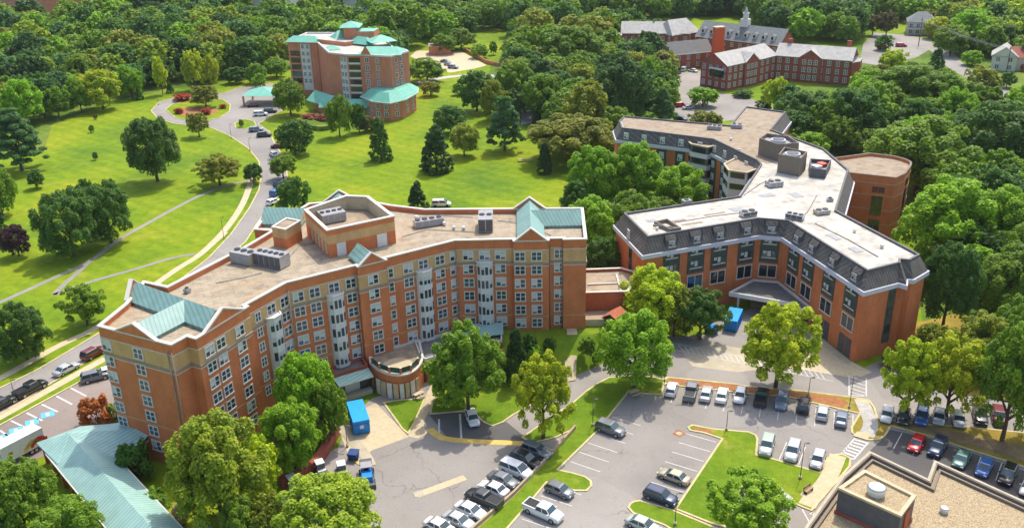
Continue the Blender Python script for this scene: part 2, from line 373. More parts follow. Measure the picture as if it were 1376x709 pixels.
# ------------------------------------------------------------------ terrain, roads, lawns
def struct(name, mb, parent=None):
    o = mb.build(name, parent); tag(o, kind='structure'); return o
def strip_pts(pts, wd):
    P = [Vector(p[:2]) for p in pts]; L = []; Rr = []
    for i, p in enumerate(P):
        a = P[max(i-1, 0)]; b = P[min(i+1, len(P)-1)]; d = (b-a).normalized(); n = Vector((-d.y, d.x))*wd/2
        L.append(p+n); Rr.append(p-n)
    return L, Rr
def strip(mb, pts, wd, z, mat):
    L, Rr = strip_pts(pts, wd)
    for i in range(len(pts)-1):
        mb.face([(*Rr[i], z), (*Rr[i+1], z), (*L[i+1], z), (*L[i], z)], mat)
def smooth(pts, k=4, closed=False):
    """Catmull-Rom through the points"""
    n = len(pts); out = []
    rngi = range(n) if closed else range(n-1)
    for i in rngi:
        p = [Vector(pts[(i+j) % n]) if closed else Vector(pts[min(max(i+j, 0), n-1)]) for j in (-1, 0, 1, 2)]
        for s in range(k):
            t = s/k; out.append(tuple(.5*((2*p[1])+(-p[0]+p[2])*t+(2*p[0]-5*p[1]+4*p[2]-p[3])*t*t+(-p[0]+3*p[1]-3*p[2]+p[3])*t**3)))
    if not closed: out.append(tuple(pts[-1]))
    return out
mb = MB(); mb.sheet([(-4000, -500), (4000, -500), (4000, 6000), (-4000, 6000)], 0, 'grass'); struct('ground', mb)
# rough ground under the woods
mb = MB()
mb.sheet(GP([(-400, 260), (0, 215), (60, 200), (70, 168), (150, 137), (240, 118), (330, 106), (385, 96), (420, 30), (700, 40), (700, 70), (830, 60), (830, 5), (-400, 5)]), .012, 'grass_rough')
mb.sheet(GP([(650, 130), (780, 232), (770, 300), (800, 378), (835, 300), (950, 250), (830, 190), (828, 150), (900, 170), (905, 110), (880, 60), (720, 60), (660, 85)]), .016, 'grass_rough')
mb.sheet(GP([(1150, 60), (1600, 60), (1800, 330), (1376, 440), (1240, 440), (1225, 300), (1060, 145), (1030, 120), (1145, 110)]), .016, 'grass_rough')
struct('wood_floor', mb)
mb = MB()
mb.sheet(GP([(1225, 435), (1290, 420), (1500, 480), (1500, 560), (1376, 545), (1250, 520), (1180, 500), (1190, 470)]), .02, 'mulch_grass')
struct('bare_ground', mb)
# --- car parks in front
mb = MB()
mb.sheet(GP([(360, 760), (376, 668), (398, 640), (425, 618), (455, 600), (470, 560), (500, 535), (560, 515), (640, 505), (700, 500), (754, 499), (800, 476), (840, 455), (900, 452), (960, 448), (1030, 452), (1150, 490), (1200, 508), (1300, 530), (1500, 560), (1560, 760)]), .02, 'asphalt')
struct('car_park', mb)
mb = MB()
mb.sheet(GP([(1196, 577), (1246, 588), (1364, 628), (1500, 680), (1450, 720), (1376, 690), (1250, 650), (1168, 606), (1183, 592)]), .026, 'asphalt_shaded')
mb.sheet(GP([(577, 557), (624, 553), (646, 566), (662, 574), (680, 566), (712, 592), (690, 594), (601, 588)]), .026, 'asphalt_shaded')
mb.sheet(GP([(395, 650), (425, 618), (450, 640), (440, 668), (400, 690)]), .026, 'asphalt_shaded')
struct('shaded_asphalt', mb)  # darker asphalt sheets: the shade over these bays is painted into their colour
mb = MB(); mb.sheet(GP([(455, 575), (470, 558), (505, 541), (543, 580), (549, 587), (499, 605), (486, 622), (470, 618)]), .03, 'beige')
mb.sheet(GP([(915, 470), (960, 462), (1010, 470), (1030, 495), (990, 500), (930, 492)]), .03, 'concrete')
mb.sheet(GP([(1030, 455), (1100, 462), (1172, 500), (1150, 508), (1090, 498), (1035, 490)]), .03, 'beige')
mb.sheet([(36.5,154),(47,161),(50.8,160.5),(57.5,138),(59.5,136.5),(64,139.5),(66,134),(60,128),(48,131),(36,140)], .025, 'asphalt'); mb.sheet([(47.0,164),(52,163.3),(58.6,139),(57.4,138.2),(50.9,160.6),(46.5,161.2)], .035, 'concrete')
struct('loading_apron', mb)
mb = MB(); strip(mb, smooth(GP([(453, 570), (466, 582), (480, 598), (492, 614), (498, 626)])), 1.7, .1, 'concrete'); struct('kerb_walk', mb)
# --- left road, loop drive and tower court
mb = MB()
edgeL = [(-260, 655), (0, 521), (48, 498), (112, 460), (170, 425), (233, 383), (281, 346), (310, 315), (335, 280), (348, 255), (351, 238), (348, 217), (334, 199.5), (308, 182), (284, 172), (258, 169), (233, 166), (212, 159), (203, 149), (214, 137), (236, 131), (262, 127), (282, 127), (302, 125), (318, 119), (334, 116), (362, 112), (385, 120)]
edgeR = [(384, 140), (379, 149), (361, 158), (347, 167), (362, 177), (370, 195), (384, 215), (386, 238), (379, 256), (361, 279), (346, 300), (330, 325), (300, 350), (225, 410), (134, 475), (23, 543), (-260, 705)]
mb.sheet(GP(edgeL+edgeR), .02, 'asphalt_road')
struct('road', mb)
mb = MB(); strip(mb, GP(edgeL[1:]), .35, .09, 'kerb_paint'); strip(mb, GP(edgeR), .35, .09, 'kerb_paint'); struct('kerb', mb)
mb = MB()
mb.sheet(GP([(-200, 680), (0, 572), (112, 511), (146, 494), (170, 565), (140, 590), (60, 612), (0, 640), (-200, 760)]), .02, 'asphalt_fresh')
struct('disabled_car_park', mb)
mb = MB(); strip(mb, GP([(-200, 672), (0, 571), (112, 510), (146, 493)]), .35, .1, 'kerb_paint'); struct('kerb', mb)
# --- footpaths
mb = MB()
side = [(-200, 610), (0, 508), (74, 467), (128, 441), (170, 412), (210, 381), (240, 360), (271, 340), (304, 307), (326, 274), (337, 245), (342, 228)]
strip(mb, smooth(GP(side)), 1.7, .03, 'beige')
strip(mb, GP([(-200, 668), (0, 560), (142, 481)]), 1.8, .03, 'beige')
strip(mb, smooth(GP([(268, 343), (292, 322), (303, 312)])), 1.5, .035, 'beige')
struct('pavement', mb)
mb = MB()
strip(mb, smooth(GP([(-60, 432), (0, 406), (91, 365), (122, 350), (160, 322), (184, 308), (222, 287), (264, 265), (300, 251), (334, 242)])), 1.3, .03, 'asphalt_road')
strip(mb, smooth(GP([(120, 351), (105, 366), (88, 380), (72, 396)])), 1.2, .034, 'asphalt_road')
strip(mb, smooth(GP([(72, 396), (120, 379), (180, 362), (230, 347), (262, 341)])), 1.2, .034, 'asphalt_road')
struct('footpath', mb)
# --- far courts and roads
mb = MB()
mb.sheet(GP([(551, 76), (560, 68), (621, 70), (654, 88), (640, 92), (604, 98)]), .03, 'beige')
struct('far_court', mb)
mb = MB()
mb.sheet(GP([(902, 99), (943, 95), (946, 114), (960, 124), (1002, 130), (1035, 143), (1050, 152), (960, 165), (930, 168), (905, 150), (915, 130)]), .03, 'asphalt')
mb.sheet(GP([(700, 138), (716, 138), (716, 165), (700, 168)]), .03, 'roof_grey')
mb.sheet(GP([(1160, 60), (1175, 44), (1215, 47), (1251, 53), (1254, 64), (1230, 78), (1180, 88), (1155, 84)]), .03, 'asphalt_road')
strip(mb, smooth(GP([(1246, 60), (1268, 72), (1290, 93), (1330, 112), (1350, 130), (1400, 160)])), 8, .034, 'asphalt_road')
strip(mb, smooth(GP([(560, 112), (600, 104), (650, 101), (700, 107)])), 4, .034, 'roof_grey')
struct('road', mb)

# --- raised lawns with kerbs
def island(name, px, mat='lawn', kerb='kerb_paint', rough=False, sm=0, h=.12):
    p = GP(px)
    if sm: p = smooth(p, sm, True)
    p = ccw(p); mb = MB(); mb.prism(inset(p, .3), 0, h, mat); struct(name, mb)
    mb = MB(); mb.ring(p, .3, 0, h+.03, kerb); struct('kerb', mb)
island('lawn_strip', [(590, 760), (640, 709), (690, 665), (730, 622), (771, 577), (748, 588), (716, 596), (700, 588), (732, 566), (768, 542), (786, 526), (802, 515), (818, 507), (848, 505), (876, 506), (894, 510), (890, 531), (868, 530), (846, 526), (824, 554), (802, 581), (751, 631), (770, 635), (787, 640), (795, 646), (796, 653), (789, 660), (772, 660), (755, 655), (735, 649), (715, 673), (690, 702), (640, 760)])
island('lawn_strip', [(514, 541), (540, 537), (572, 535), (566, 550), (558, 568), (549, 584), (540, 577)])
island('lawn_strip', [(577, 557), (580, 540), (596, 520), (640, 508), (700, 502), (752, 502), (778, 487), (800, 478), (790, 488), (768, 500), (754, 504), (744, 522), (735, 533), (712, 546), (690, 558), (676, 568), (662, 573), (650, 568), (640, 560), (624, 553)])
island('lawn_strip', [(891, 512), (896, 506.5), (991, 516), (1004, 519), (1069, 524), (1126, 531), (1148, 534), (1168, 537), (1176, 548), (1180, 562), (1240, 570), (1300, 573), (1376, 581), (1500, 600), (1500, 672), (1364, 624), (1300, 604), (1246, 586), (1198, 573), (1190, 586), (1183, 591), (1168, 592), (1150, 586), (1144, 582), (1143, 574), (1154, 556), (1085, 540), (1060, 534), (1000, 529), (893, 517)], 'mulch_grass')
island('lawn_strip', [(923, 574), (930, 570.6), (959, 576), (1006, 580), (1016, 584), (1019, 590), (1017.4, 611), (1035, 615), (1100, 634), (1111, 615), (1120, 610.5), (1132, 609.5), (1144, 616), (1143, 627), (1091, 687), (1078, 682), (1046, 667), (1000, 652), (985, 690), (975, 709), (956, 704), (906, 684), (969, 590), (945, 582), (927, 579)])
island('lawn_strip', [(843, 682), (846, 676), (852, 673), (860, 672), (905, 685), (958, 707), (1000, 730), (940, 735), (892, 706), (850, 690)])
# mulch beds and yellow paint on top of the raised strips
mb = MB()
mb.sheet(GP([(900, 509), (991, 518), (1066, 527), (1126, 534), (1140, 541), (1132, 549), (1085, 537), (1000, 526.5), (900, 515)]), .135, 'mulch')
mb.sheet(GP([(929, 574), (955, 578), (958, 584), (935, 579)]), .135, 'mulch')
struct('mulch_bed', mb)
mb = MB()
strip(mb, smooth(GP([(1126, 612), (1118, 632), (1108, 650), (1092, 668), (1084, 680)])), 2.3, .14, 'beige')
mb.sheet(GP([(1075, 665), (1087, 654), (1100, 662), (1090, 674)]), .136, 'concrete')
strip(mb, smooth(GP([(1157, 537), (1164, 553), (1170, 570), (1164, 586)])), 2.2, .137, 'roof_grey')
mb.sheet(GP([(1150, 535), (1166, 538), (1168, 544), (1152, 541)]), .145, 'beige'); mb.sheet(GP([(1152, 580), (1170, 582), (1166, 592), (1146, 586)]), .145, 'beige')
strip(mb, smooth(GP([(590, 508), (586, 520), (573, 545), (563, 562), (560, 580)])), 2.0, .045, 'beige')
mb.sheet(GP([(548, 586), (556, 570), (568, 568), (574, 582), (562, 589)]), .04, 'beige')
struct('footpath', mb)
mb = MB(); mb.sheet(GP([(1186, 566), (1250, 573), (1330, 590), (1376, 600), (1376, 620), (1246, 582), (1199, 570)]), .132, 'soil'); struct('bare_ground', mb)
# --- bank the near wing stands on
mb = MB()
mb.taper(ccw([(-14, 137.5), (-1, 134.6), (8, 134.4), (16, 140.5), (24, 145), (30, 156), (30, 176), (-14, 176)]), 0,
         ccw([(-14, 144.5), (0, 143.2), (9, 142.8), (14, 144), (20, 147), (26, 157), (26, 174), (-14, 174)]), 3.85, 'lawn', 'lawn')
struct('lawn_bank', mb)
mb = MB(); mb.face([(8.3, 134.0, .16), (10.4, 134.6, .16), (11.3, 144.2, 3.93), (9.5, 144.2, 3.93)], 'beige'); mb.face([(9.5, 144.2, 3.93), (11.3, 144.2, 3.93), (11.3, 146.8, 3.93), (9.5, 146.8, 3.93)], 'beige'); struct('footpath', mb)

# --- painted markings
mb = MB()
def line(a, b, wd=.16, z=.036, mat='paint_white'): strip(mb, [G(*a), G(*b)], wd, z, mat)
def wline(a, b, wd=.16, z=.036, mat='paint_white'): strip(mb, [a, b], wd, z, mat)
def stalls(a, b, pitch, ln, side, first=0.0):
    A, B = Vector(G(*a)), Vector(G(*b)); d = (B-A); L = d.length; d.normalize(); n = Vector((-d.y, d.x))*side; s = first
    while s < L+.1:
        p = A+d*s+n*.35; wline(tuple(p), tuple(p+n*ln), .13); s += pitch
stalls((824, 555), (752, 631), 2.75, 4.9, 1, 1); stalls((735, 650), (660, 742), 2.75, 4.9, 1, 0)
stalls((967, 592), (908, 683), 2.75, 4.9, -1, .6)
stalls((896, 517), (1150, 556), 2.78, 5.0, -1, 1.6)
stalls((1019, 612), (1100, 633), 2.75, 4.9, 1, .2)
stalls((1199, 576), (1370, 627), 2.75, 4.9, -1, 1.5)
stalls((774, 578), (640, 709), 2.75, 4.8, -1, .8)
for q in range(7):
    a = (1138-q*2.9+14, 590.5+q*3.9-1); t = q/6
    line((1148-19*t, 590+20*t), (1165-19.5*t, 595+21.5*t), .38)
line((1149, 588), (1129, 611), .2); line((1167, 594), (1147, 617), .2)
line((1141, 505), (1141, 531), .22); line((1164, 508), (1164, 533), .22)
for q in range(6): line((1141, 506+q*5), (1164, 513+q*5 if q < 4 else 532), .2)
P0, P1 = (908, 466), (1022, 490)
for a, b in (((910, 462), (1120, 503)), ((905, 470), (1120, 512))): line(a, b, .14)
for q in range(26):
    x = 912+q*7.6; line((x, 463+(x-910)*.195), (x+7, 472+(x-905)*.195), .14)
for a, b in (((95, 521), (116, 532)), ((76, 532), (97, 543)), ((56, 543), (77.5, 553)), ((36, 554.5), (57, 565)), ((15, 565), (34, 574)), ((0, 578), (13, 587))): line(a, b, .3)
line((1091, 688), (1102, 709), .2); line((1078, 684), (1092, 709), .16)
for q in range(4): line((1088+q*2.5, 690+q*6), (1098+q*2, 689+q*6), .2)
line((590, 563), (590, 590), .3); line((618, 556), (620, 590), .3)
o = struct('painted_markings', mb)
mb = MB()
for x, y in ((64, 556.5), (43, 567), (21.5, 578), (1, 588)):
    g = G(x, y); mb.box((g[0], g[1], .03), (1.0, .9, .006), 'paint_blue', R(27))
    mb.box((g[0], g[1], .034), (.25, .5, .006), 'paint_white', R(27))
struct('disabled_bay_marks', mb)
mb = MB(); strip(mb, smooth(GP([(577, 576), (590, 586), (604, 590), (640, 593), (690, 595), (712, 597)])), 1.25, .04, 'paint_yellow')
strip(mb, GP([(560, 665), (625, 641)]), 1.25, .04, 'beige')
mb.box((*G(563, 663), .03), (.7, .6, .02), 'concrete', .4); mb.box((*G(912.5, 582), .03), (.75, .75, .02), 'mulch', .8); mb.box((*G(912.5, 582), .035), (.4, .4, .02), 'concrete', .8)
strip(mb, smooth(GP([(470, 615), (488, 626), (500, 622)])), .3, .12, 'paint_yellow')
struct('yellow_paint', mb)
# --- loop-drive island with planting bed
island('lawn_strip', [(222, 148), (230, 141), (250, 136), (275, 133), (300, 134), (310, 141), (309, 150), (296, 158), (282, 162), (255, 163), (236, 159)], 'grass', h=.15)
island('lawn_strip', [(315, 166), (328, 160), (342, 163), (345, 169), (330, 174), (316, 172)], 'grass')
mb = MB(); mb.sheet(smooth(GP([(236, 149), (255, 145), (285, 145), (292, 151), (275, 156), (245, 156)]), 4, True), .165, 'mulch'); struct('mulch_bed', mb)
# ------------------------------------------------------------------ window prototypes
def window_meshes(name, w, h, cols, kind='sash', frame='white', glassm='glass'):
    """local -Y faces out; origin at centre. returns [(glass mesh, frame mesh)] variants"""
    out = []
    for var in range(3):
        g = MB()
        for c in range(cols):
            x0 = -w/2+c*w/cols+.06; x1 = -w/2+(c+1)*w/cols-.06; xc = (x0+x1)/2; hx = (x1-x0)/2
            bl = [0, .45, .8][(var+c*(var > 0)) % 3] if var else 0.0
            zt = h/2-.05; zb = -h/2+.05; zm = zt-(zt-zb)*bl
            if zm > zb+.02: g.box((xc, -.02, (zm+zb)/2), (hx, .03, (zm-zb)/2), glassm)
            if bl: g.box((xc, -.02, (zm+zt)/2), (hx, .03, (zt-zm)/2), 'blind')
        f = MB(); t = .075
        for x in [-w/2+i*w/cols for i in range(cols+1)]:
            f.box((x, -.05, 0), (t if 0 < abs(x) < w/2-.01 or cols > 1 else t, .06, h/2+.06), frame)
        f.box((0, -.052, h/2), (w/2+.08, .062, t), frame); f.box((0, -.07, -h/2-.02), (w/2+.14, .1, .09), 'coping')
        if kind == 'sash': f.box((0, -.045, .02), (w/2, .05, .045), frame)
        out.append((g.mesh(name), f.mesh(name+'_frame')))
    return out
W_B1 = window_meshes('window', 1.75, 1.62, 2)
W_NARROW = window_meshes('window', 1.1, 1.5, 2)
W_FAR = window_meshes('window', 1.5, 1.6, 2)
W_DARK = window_meshes('window', 3.3, 2.6, 2, 'fixed', 'coping', 'glass_dark')
W_SLIM = window_meshes('window', 2.5, 1.5, 3, 'fixed', 'panel_green', 'glass')
W_STRIP = window_meshes('window', 2.3, .8, 3, 'fixed', 'panel_green', 'glass')
_wi = [0]
def window(parent, protos, x, y, z, ang, v=None, name='window'):
    _wi[0] += 1; v = random.choice((0, 0, 1, 2)) if v is None else v
    o = origin(parent); g, f = protos[v]
    a = inst(g, name, parent, (x-o.x, y-o.y, z-o.z), ang); inst(f, 'frame', a, (0, 0, 0)); return a
def stuff_windows(parent, protos, places, name='window'):
    o = origin(parent); mats = ['glass', 'blind', 'white', 'coping']; V = []; F = []; M = []; ml = []
    for (x, y, z, ang) in places:
        for me in protos[0]:
            k = len(V); R3 = Matrix.Rotation(ang, 3, 'Z')
            for v in me.vertices: q = R3@v.co; V.append((q.x+x-o.x, q.y+y-o.y, q.z+z-o.z))
            for p in me.polygons:
                F.append([k+i for i in p.vertices]); mt = me.materials[p.material_index]
                if mt not in ml: ml.append(mt)
                M.append(ml.index(mt))
    me = bpy.data.meshes.new(name); me.from_pydata(V, [], F)
    for mt in ml: me.materials.append(mt)
    me.polygons.foreach_set('material_index', M); me.update()
    a = bpy.data.objects.new(name, me); COL.objects.link(a); a.parent = parent; a['kind'] = 'stuff'; return a
def snap(path, p):
    """nearest point on an open polyline and the outward facing angle (right-hand side of travel is outside)"""
    best = None
    for i in range(len(path)-1):
        a, b = Vector(path[i]), Vector(path[i+1]); d = b-a
        if d.length < 1.6: continue
        t = max(0, min(1, (Vector(p)-a).dot(d)/d.length_squared)); q = a+d*t; e = (q-Vector(p)).length
        if best is None or e < best[0]: best = (e, q, math.atan2(d.y, d.x))
    return best[1].x, best[1].y, best[2]

# ------------------------------------------------------------------ the long curved brick block
RZ, ROW1, STO = 21.0, 18.24, 2.56
FRONT = [(-59.2, 117.0), (-46.7, 110.8), (-45.3, 113.2), (-43.8, 112.4), (-39.1, 122.4), (-39.7, 122.8), (-35.3, 130.6),
         (-25.4, 136.8), (-25.0, 136.2), (-20.6, 138.9), (-21.0, 139.6), (-9.8, 146.8), (.3, 146.8), (.3, 145.9), (6.4, 145.9), (6.4, 146.8), (8.9, 146.8), (8.9, 146.2), (12.9, 146.2)]
BACK = [(13.5, 161.8), (-16.2, 163.0), (-22.8, 165.6), (-29.5, 169.4), (-39.0, 167.5), (-40.9, 162.7), (-46.0, 162.7), (-46.2, 154.2), (-42.8, 153.2), (-45.7, 146.0), (-53.7, 130.2), (-58.2, 132.3), (-58.0, 124.1)]
B1 = root('apartment_block', (-18, 146, 0), 'long curved seven storey brick block with white bays, tan top storey and teal roof gables', 'apartment block')
OUT = ccw(FRONT+BACK)
mb = MB()
mb.prism(OUT, 0, 16.85, 'brick', False); mb.prism(OUT, 16.85, 19.35, 'brick_tan', False); mb.prism(OUT, 19.35, 20.2, 'brick', False)
mb.ring(OUT, .35, 20.2, RZ, 'brick'); mb.build('wall', B1)
mb = MB(); mb.sheet(inset(OUT, .2), 20.2, 'roof_beige'); mb.build('roof_deck', B1)
mb = MB(); mb.ring(OUT, .45, RZ, RZ+.2, 'coping', .12); mb.build('parapet_coping', B1)
mb = MB(); mb.ring(OUT, .0, 16.65, 16.95, 'band', .14); mb.ring(OUT, .0, 16.3, 16.42, 'coping', .05); mb.build('string_course', B1)
mb = MB(); mb.ring(OUT, .0, 6.55, 6.7, 'brick_tan', .04); mb.ring(OUT, .0, 19.3, 19.42, 'coping', .05); mb.build('band_course', B1)
# raised gables on the parapet
def parapet_gable(a, b, hgt, pk, parent, wm='brick'):
    a, b = Vector(a), Vector(b); d = (b-a).normalized(); n = Vector((-d.y, d.x))*.35; mdl = (a+b)/2
    mb = MB(); z = RZ-.02
    o = -n.normalized()*.02
    for q in (o, n):
        pts = [(a.x+q.x, a.y+q.y, z), (b.x+q.x, b.y+q.y, z), (mdl.x+q.x, mdl.y+q.y, z+hgt)]
        mb.face(pts if q is o else pts[::-1], wm)
    mb.build('gable_wall', parent)
    mb = MB(); c = n*.5
    a3 = (a.x+c.x, a.y+c.y, RZ+.2); b3 = (b.x+c.x, b.y+c.y, RZ+.2); m3 = (mdl.x+c.x, mdl.y+c.y, RZ+hgt+.2)
    mb.bar(a3, m3, .62, .25, 'coping'); mb.bar(m3, b3, .62, .25, 'coping'); mb.build('gable_coping', parent)
parapet_gable((-56.3, 115.55), (-49.2, 112.05), 1.9, 0, B1)
parapet_gable((-43.1, 113.89), (-39.52, 121.51), 2.1, 0, B1)
parapet_gable((-24.8, 136.32), (-20.8, 138.78), 1.9, 0, B1)
parapet_gable((.5, 145.9), (6.2, 145.9), 2.3, 0, B1)
parapet_gable((6.6, 162.05), (.4, 162.3), 2.3, 0, B1)
parapet_gable((-58.1, 125.2), (-58.15, 131.3), 2.2, 0, B1)
parapet_gable((-29.8, 169.2), (-36.5, 167.9), 2.3, 0, B1)
# teal metal roofs behind the gables
def ridge_roof(name, a, b, wd, z0, z1, mat='teal', under='brick_tan', parent=B1):
    a, b = Vector(a), Vector(b); c = (a+b)/2; ang = math.atan2((b-a).y, (b-a).x)
    mb = MB(); gable(mb, (c.x, c.y), ang, (b-a).length, wd, z0, z1, mat, under, 0, .15)
    mb.box((c.x, c.y, (z0+20.2)/2-.02), ((b-a).length/2, wd/2, (z0-20.2)/2-.03), 'teal', ang); return mb.build(name, parent)
ridge_roof('metal_roof', (-57.6, 128.4), (-42.5, 118.1), 4.6, 20.9, 22.75)
ridge_roof('metal_roof', (-48.2, 121.9), (-52.6, 114.2), 4.6, 20.88, 22.7)
ridge_roof('metal_roof', (3.35, 146.3), (3.5, 161.9), 4.6, 20.9, 22.95)
ridge_roof('metal_roof', (3.5, 156.3), (12.6, 156.2), 4.6, 20.86, 22.9)
ridge_roof('metal_roof', (-22.9, 138.0), (-25.7, 142.6), 3.6, 20.9, 22.7)
ridge_roof('metal_roof', (-38.2, 159.8), (-45.6, 160.6), 5.6, 20.9, 23.0)
ridge_roof('metal_roof', (-33.2, 168.0), (-31.3, 161.5), 5.4, 20.9, 23.0)
# penthouse with open plant well
PH = ccw([(-36.4, 152.6), (-30.6, 142.2), (-20.1, 148.4), (-26.0, 159.1), (-30.2, 159.9)])
mb = MB(); mb.prism(PH, 20.2, 22.6, 'brick', False); mb.prism(PH, 22.6, 24.2, 'brick_tan', False); mb.ring(PH, .35, 24.2, 25.1, 'brick'); mb.prism(inset(PH, .36), 22.6, 22.65, 'roof_brown')
mb.ring(inset(PH, .34), .08, 22.7, 25.0, 'beige'); ph = mb.build('penthouse', B1)
mb = MB(); mb.ring(PH, .5, 25.1, 25.3, 'coping', .12); mb.build('coping', ph)
a, b = Vector((-30.6, 142.2)), Vector((-20.1, 148.4)); d = (b-a).normalized(); an = math.atan2(d.y, d.x); nn = Vector((d.y, -d.x))
for s, hw in ((2.2, .8), (9.6, .9)):
    p = a+d*s+nn*.06; mb = MB(); mb.box((p.x, p.y, 21.4), (hw, .06, 1.15), 'offwhite', an); mb.build('door', ph)
for s in (1.2, 3.0, 4.8, 6.6, 8.4):
    q0, q1 = Vector((-36.4, 152.6)), Vector((-30.6, 142.2)); e = (q1-q0).normalized(); p = q1-e*s+Vector((e.y, -e.x))*.05
    mb = MB(); mb.box((p.x, p.y, 21.6), (.35, .06, 1.0), 'beige', math.atan2(e.y, e.x)); mb.build('louvre', ph)
SH = ccw([(-41.3, 148.1), (-38.6, 146.7), (-36.9, 150.9), (-39.7, 152.4)])
mb = MB(); mb.prism(SH, 20.2, 22.0, 'brick', False); mb.prism(SH, 22.0, 23.7, 'brick_tan', False); mb.ring(SH, .3, 23.7, 23.9, 'coping', .08); mb.sheet(inset(SH, .05), 23.7, 'roof_brown'); mb.build('stair_tower', B1)
# pipe runs and patches on the roof
for q in ([(382, 352), (402, 330), (428, 325)], [(540, 318), (575, 308), (640, 312)], [(560, 292), (600, 290), (636, 292)], [(668, 296), (700, 300), (740, 316)], [(290, 380), (330, 372), (352, 366)]):
    mb = MB(); pp = [(*G(x, y, 20.3), 20.32) for x, y in q]; mb.tube(pp, [.07]*len(pp), 'grey', 6); mb.build('conduit', B1)
for x, y, a_, b_, rz in ((300, 392, 1.6, 1.1, .5), (420, 345, 1.1, .8, .2), (600, 325, 1.8, .7, .1), (560, 305, 1.0, 1.4, .6), (690, 295, .9, .9, 0), (350, 385, 1.0, .7, .9)):
    g_ = G(x, y, 20.21); mb = MB(); mb.box((*g_, 20.215), (a_, b_, .012), 'roof_brown', rz); mb.build('roof_patch', B1)
# drain pipes
for x, y in ((-46.75, 110.55), (-47.5, 111.0), (-35.1, 130.3), (-25.6, 136.4), (-9.7, 146.5), (6.6, 146.6), (8.7, 146.5), (-40.0, 121.9)):
    mb = MB(); mb.cyl((x, y), .09, 4, 20, 'band', 6); mb.build('drain_pipe', B1)
# windows: column, number of rows, first row
cols = [(273.5, 468.7), (306.7, 453.4), (326.5, 440.4), (343.3, 424.6), (375, 403.4), (395.7, 393.6), (418, 388.5), (466.8, 376.4), (497, 371.5), (519.6, 365.7), (544.3, 357.6), (587.3, 346.8), (606.7, 341.5), (629.2, 339.6), (672.3, 341.3), (698.5, 343.4), (721, 343.4), (752, 342.4)]
hid = []
for i, (px, py) in enumerate(cols):
    x, y, a = snap(FRONT, G(px, py, ROW1))
    if i in (1, 2):
        x, y = (-41.92, 116.4) if i == 1 else (-40.18, 120.1)
    for r in range(7):
        z = ROW1-STO*r
        if r == 6 and x > -40 and i != 0: continue
        unseen = (i == 0 and r >= 5) or (i == 1 and r == 6) or (i in (2, 3) and r >= 6) or (i in (4, 5) and r >= 4) or (i == 6 and r == 5)
        if unseen: hid.append((x, y, z, a))
        else: window(B1, W_B1 if i != 3 else W_NARROW, x, y, z, a)
for px, py in ((144.9, 462.6), (185.5, 475)):
    x, y, a = snap(FRONT[:2], G(px, py, ROW1))
    for r in range(7):
        if px > 150 or r < 6: window(B1, W_B1, x, y, ROW1-STO*r, a)
if hid: stuff_windows(B1, W_B1, hid)
bays = [(358, 413.5, 5), (444, 382, 5), (564.7, 352.3, 5), (651, 340.3, 5)]
for px, py, n in bays:
    x, y, a = snap(FRONT, G(px, py, ROW1)); window(B1, W_B1, x, y, ROW1, a)
    ca, sa = math.cos(a), math.sin(a)
    def T(u, v): return (x+u*ca-v*sa, y+u*sa+v*ca)
    base = [T(-1.45, .1), T(-1.3, -.55), T(-.75, -1.15), T(.75, -1.15), T(1.3, -.55), T(1.45, .1)]
    z0 = ROW1-STO*n-1.35; z1 = ROW1-STO+1.55
    mb = MB(); mb.prism(base, z0, z1, 'white'); mb.ring(base, .1, z1-.12, z1+.14, 'coping', .14)
    mb.taper([T(u*.3, v*.3) for u, v in ((-1.45, .1), (-1.3, -.55), (-.75, -1.15), (.75, -1.15), (1.3, -.55), (1.45, .1))], z0-.5, base, z0, 'white')
    bay = mb.build('bay_window', B1)
    for r in range(n):
        z = ROW1-STO*(r+1); mb = MB()
        for (p, q) in ((base[1], base[2]), (base[2], base[3]), (base[3], base[4])):
            P, Q = Vector(p), Vector(q); L = (Q-P).length; e = (Q-P)/L; nrm = Vector((e.y, -e.x)); an = math.atan2(e.y, e.x); c = (P+Q)/2
            k = 2 if L > 1.2 else 1
            for s in range(k):
                cc = c+e*((s-(k-1)/2)*L/k*.92)+nrm*.01
                hw = L/k/2-.13
                bl = random.choice((0, 0, .3, .5)); zt = z+.75; zb = z-.7; zm = zt-(zt-zb)*bl
                mb.box((cc.x, cc.y, (zm+zb)/2), (hw, .03, (zm-zb)/2), 'glass', an)
                if bl: mb.box((cc.x, cc.y, (zm+zt)/2), (hw, .03, (zt-zm)/2), 'blind', an)
        mb.build('window_pane', bay)
# rounded terrace and loading dock in front
TER = [(-24.6, 137.0)] + smooth([(-24.0, 134.2), (-22.4, 132.0), (-20.5, 130.6), (-18.5, 130.1), (-16.6, 131.2), (-15.6, 133.6), (-15.3, 136)], 4) + [(-16.5, 142.4)]
TER = ccw(TER)
mb = MB(); mb.prism(TER, 0, 4.2, 'brick', 'roof_brown'); t1 = mb.build('terrace', B1)
mb = MB(); mb.ring(TER, .3, 4.2, 4.45, 'coping', .1); mb.build('coping', t1)
mb = MB(); mb.cyl((-19.4, 133.6), 2.6, 4.21, 4.24, 'beige', 24); mb.build('paving', t1)
arc = smooth([(-23.7, 134.2), (-22.2, 132.3), (-20.4, 130.95), (-18.5, 130.5), (-16.9, 131.45), (-15.95, 133.7), (-15.7, 136.2)], 1)
for i in range(len(arc)-1):
    p, q = arc[i], arc[i+1]; mb = MB(); mb.bar((*p, 5.5), (*q, 5.5), .08, .95, 'fence_green'); mb.build('screen', t1)
    mb = MB(); mb.box((p[0], p[1], 4.95), (.16, .16, .6), 'brick', 0, 'coping'); mb.build('pier', t1)
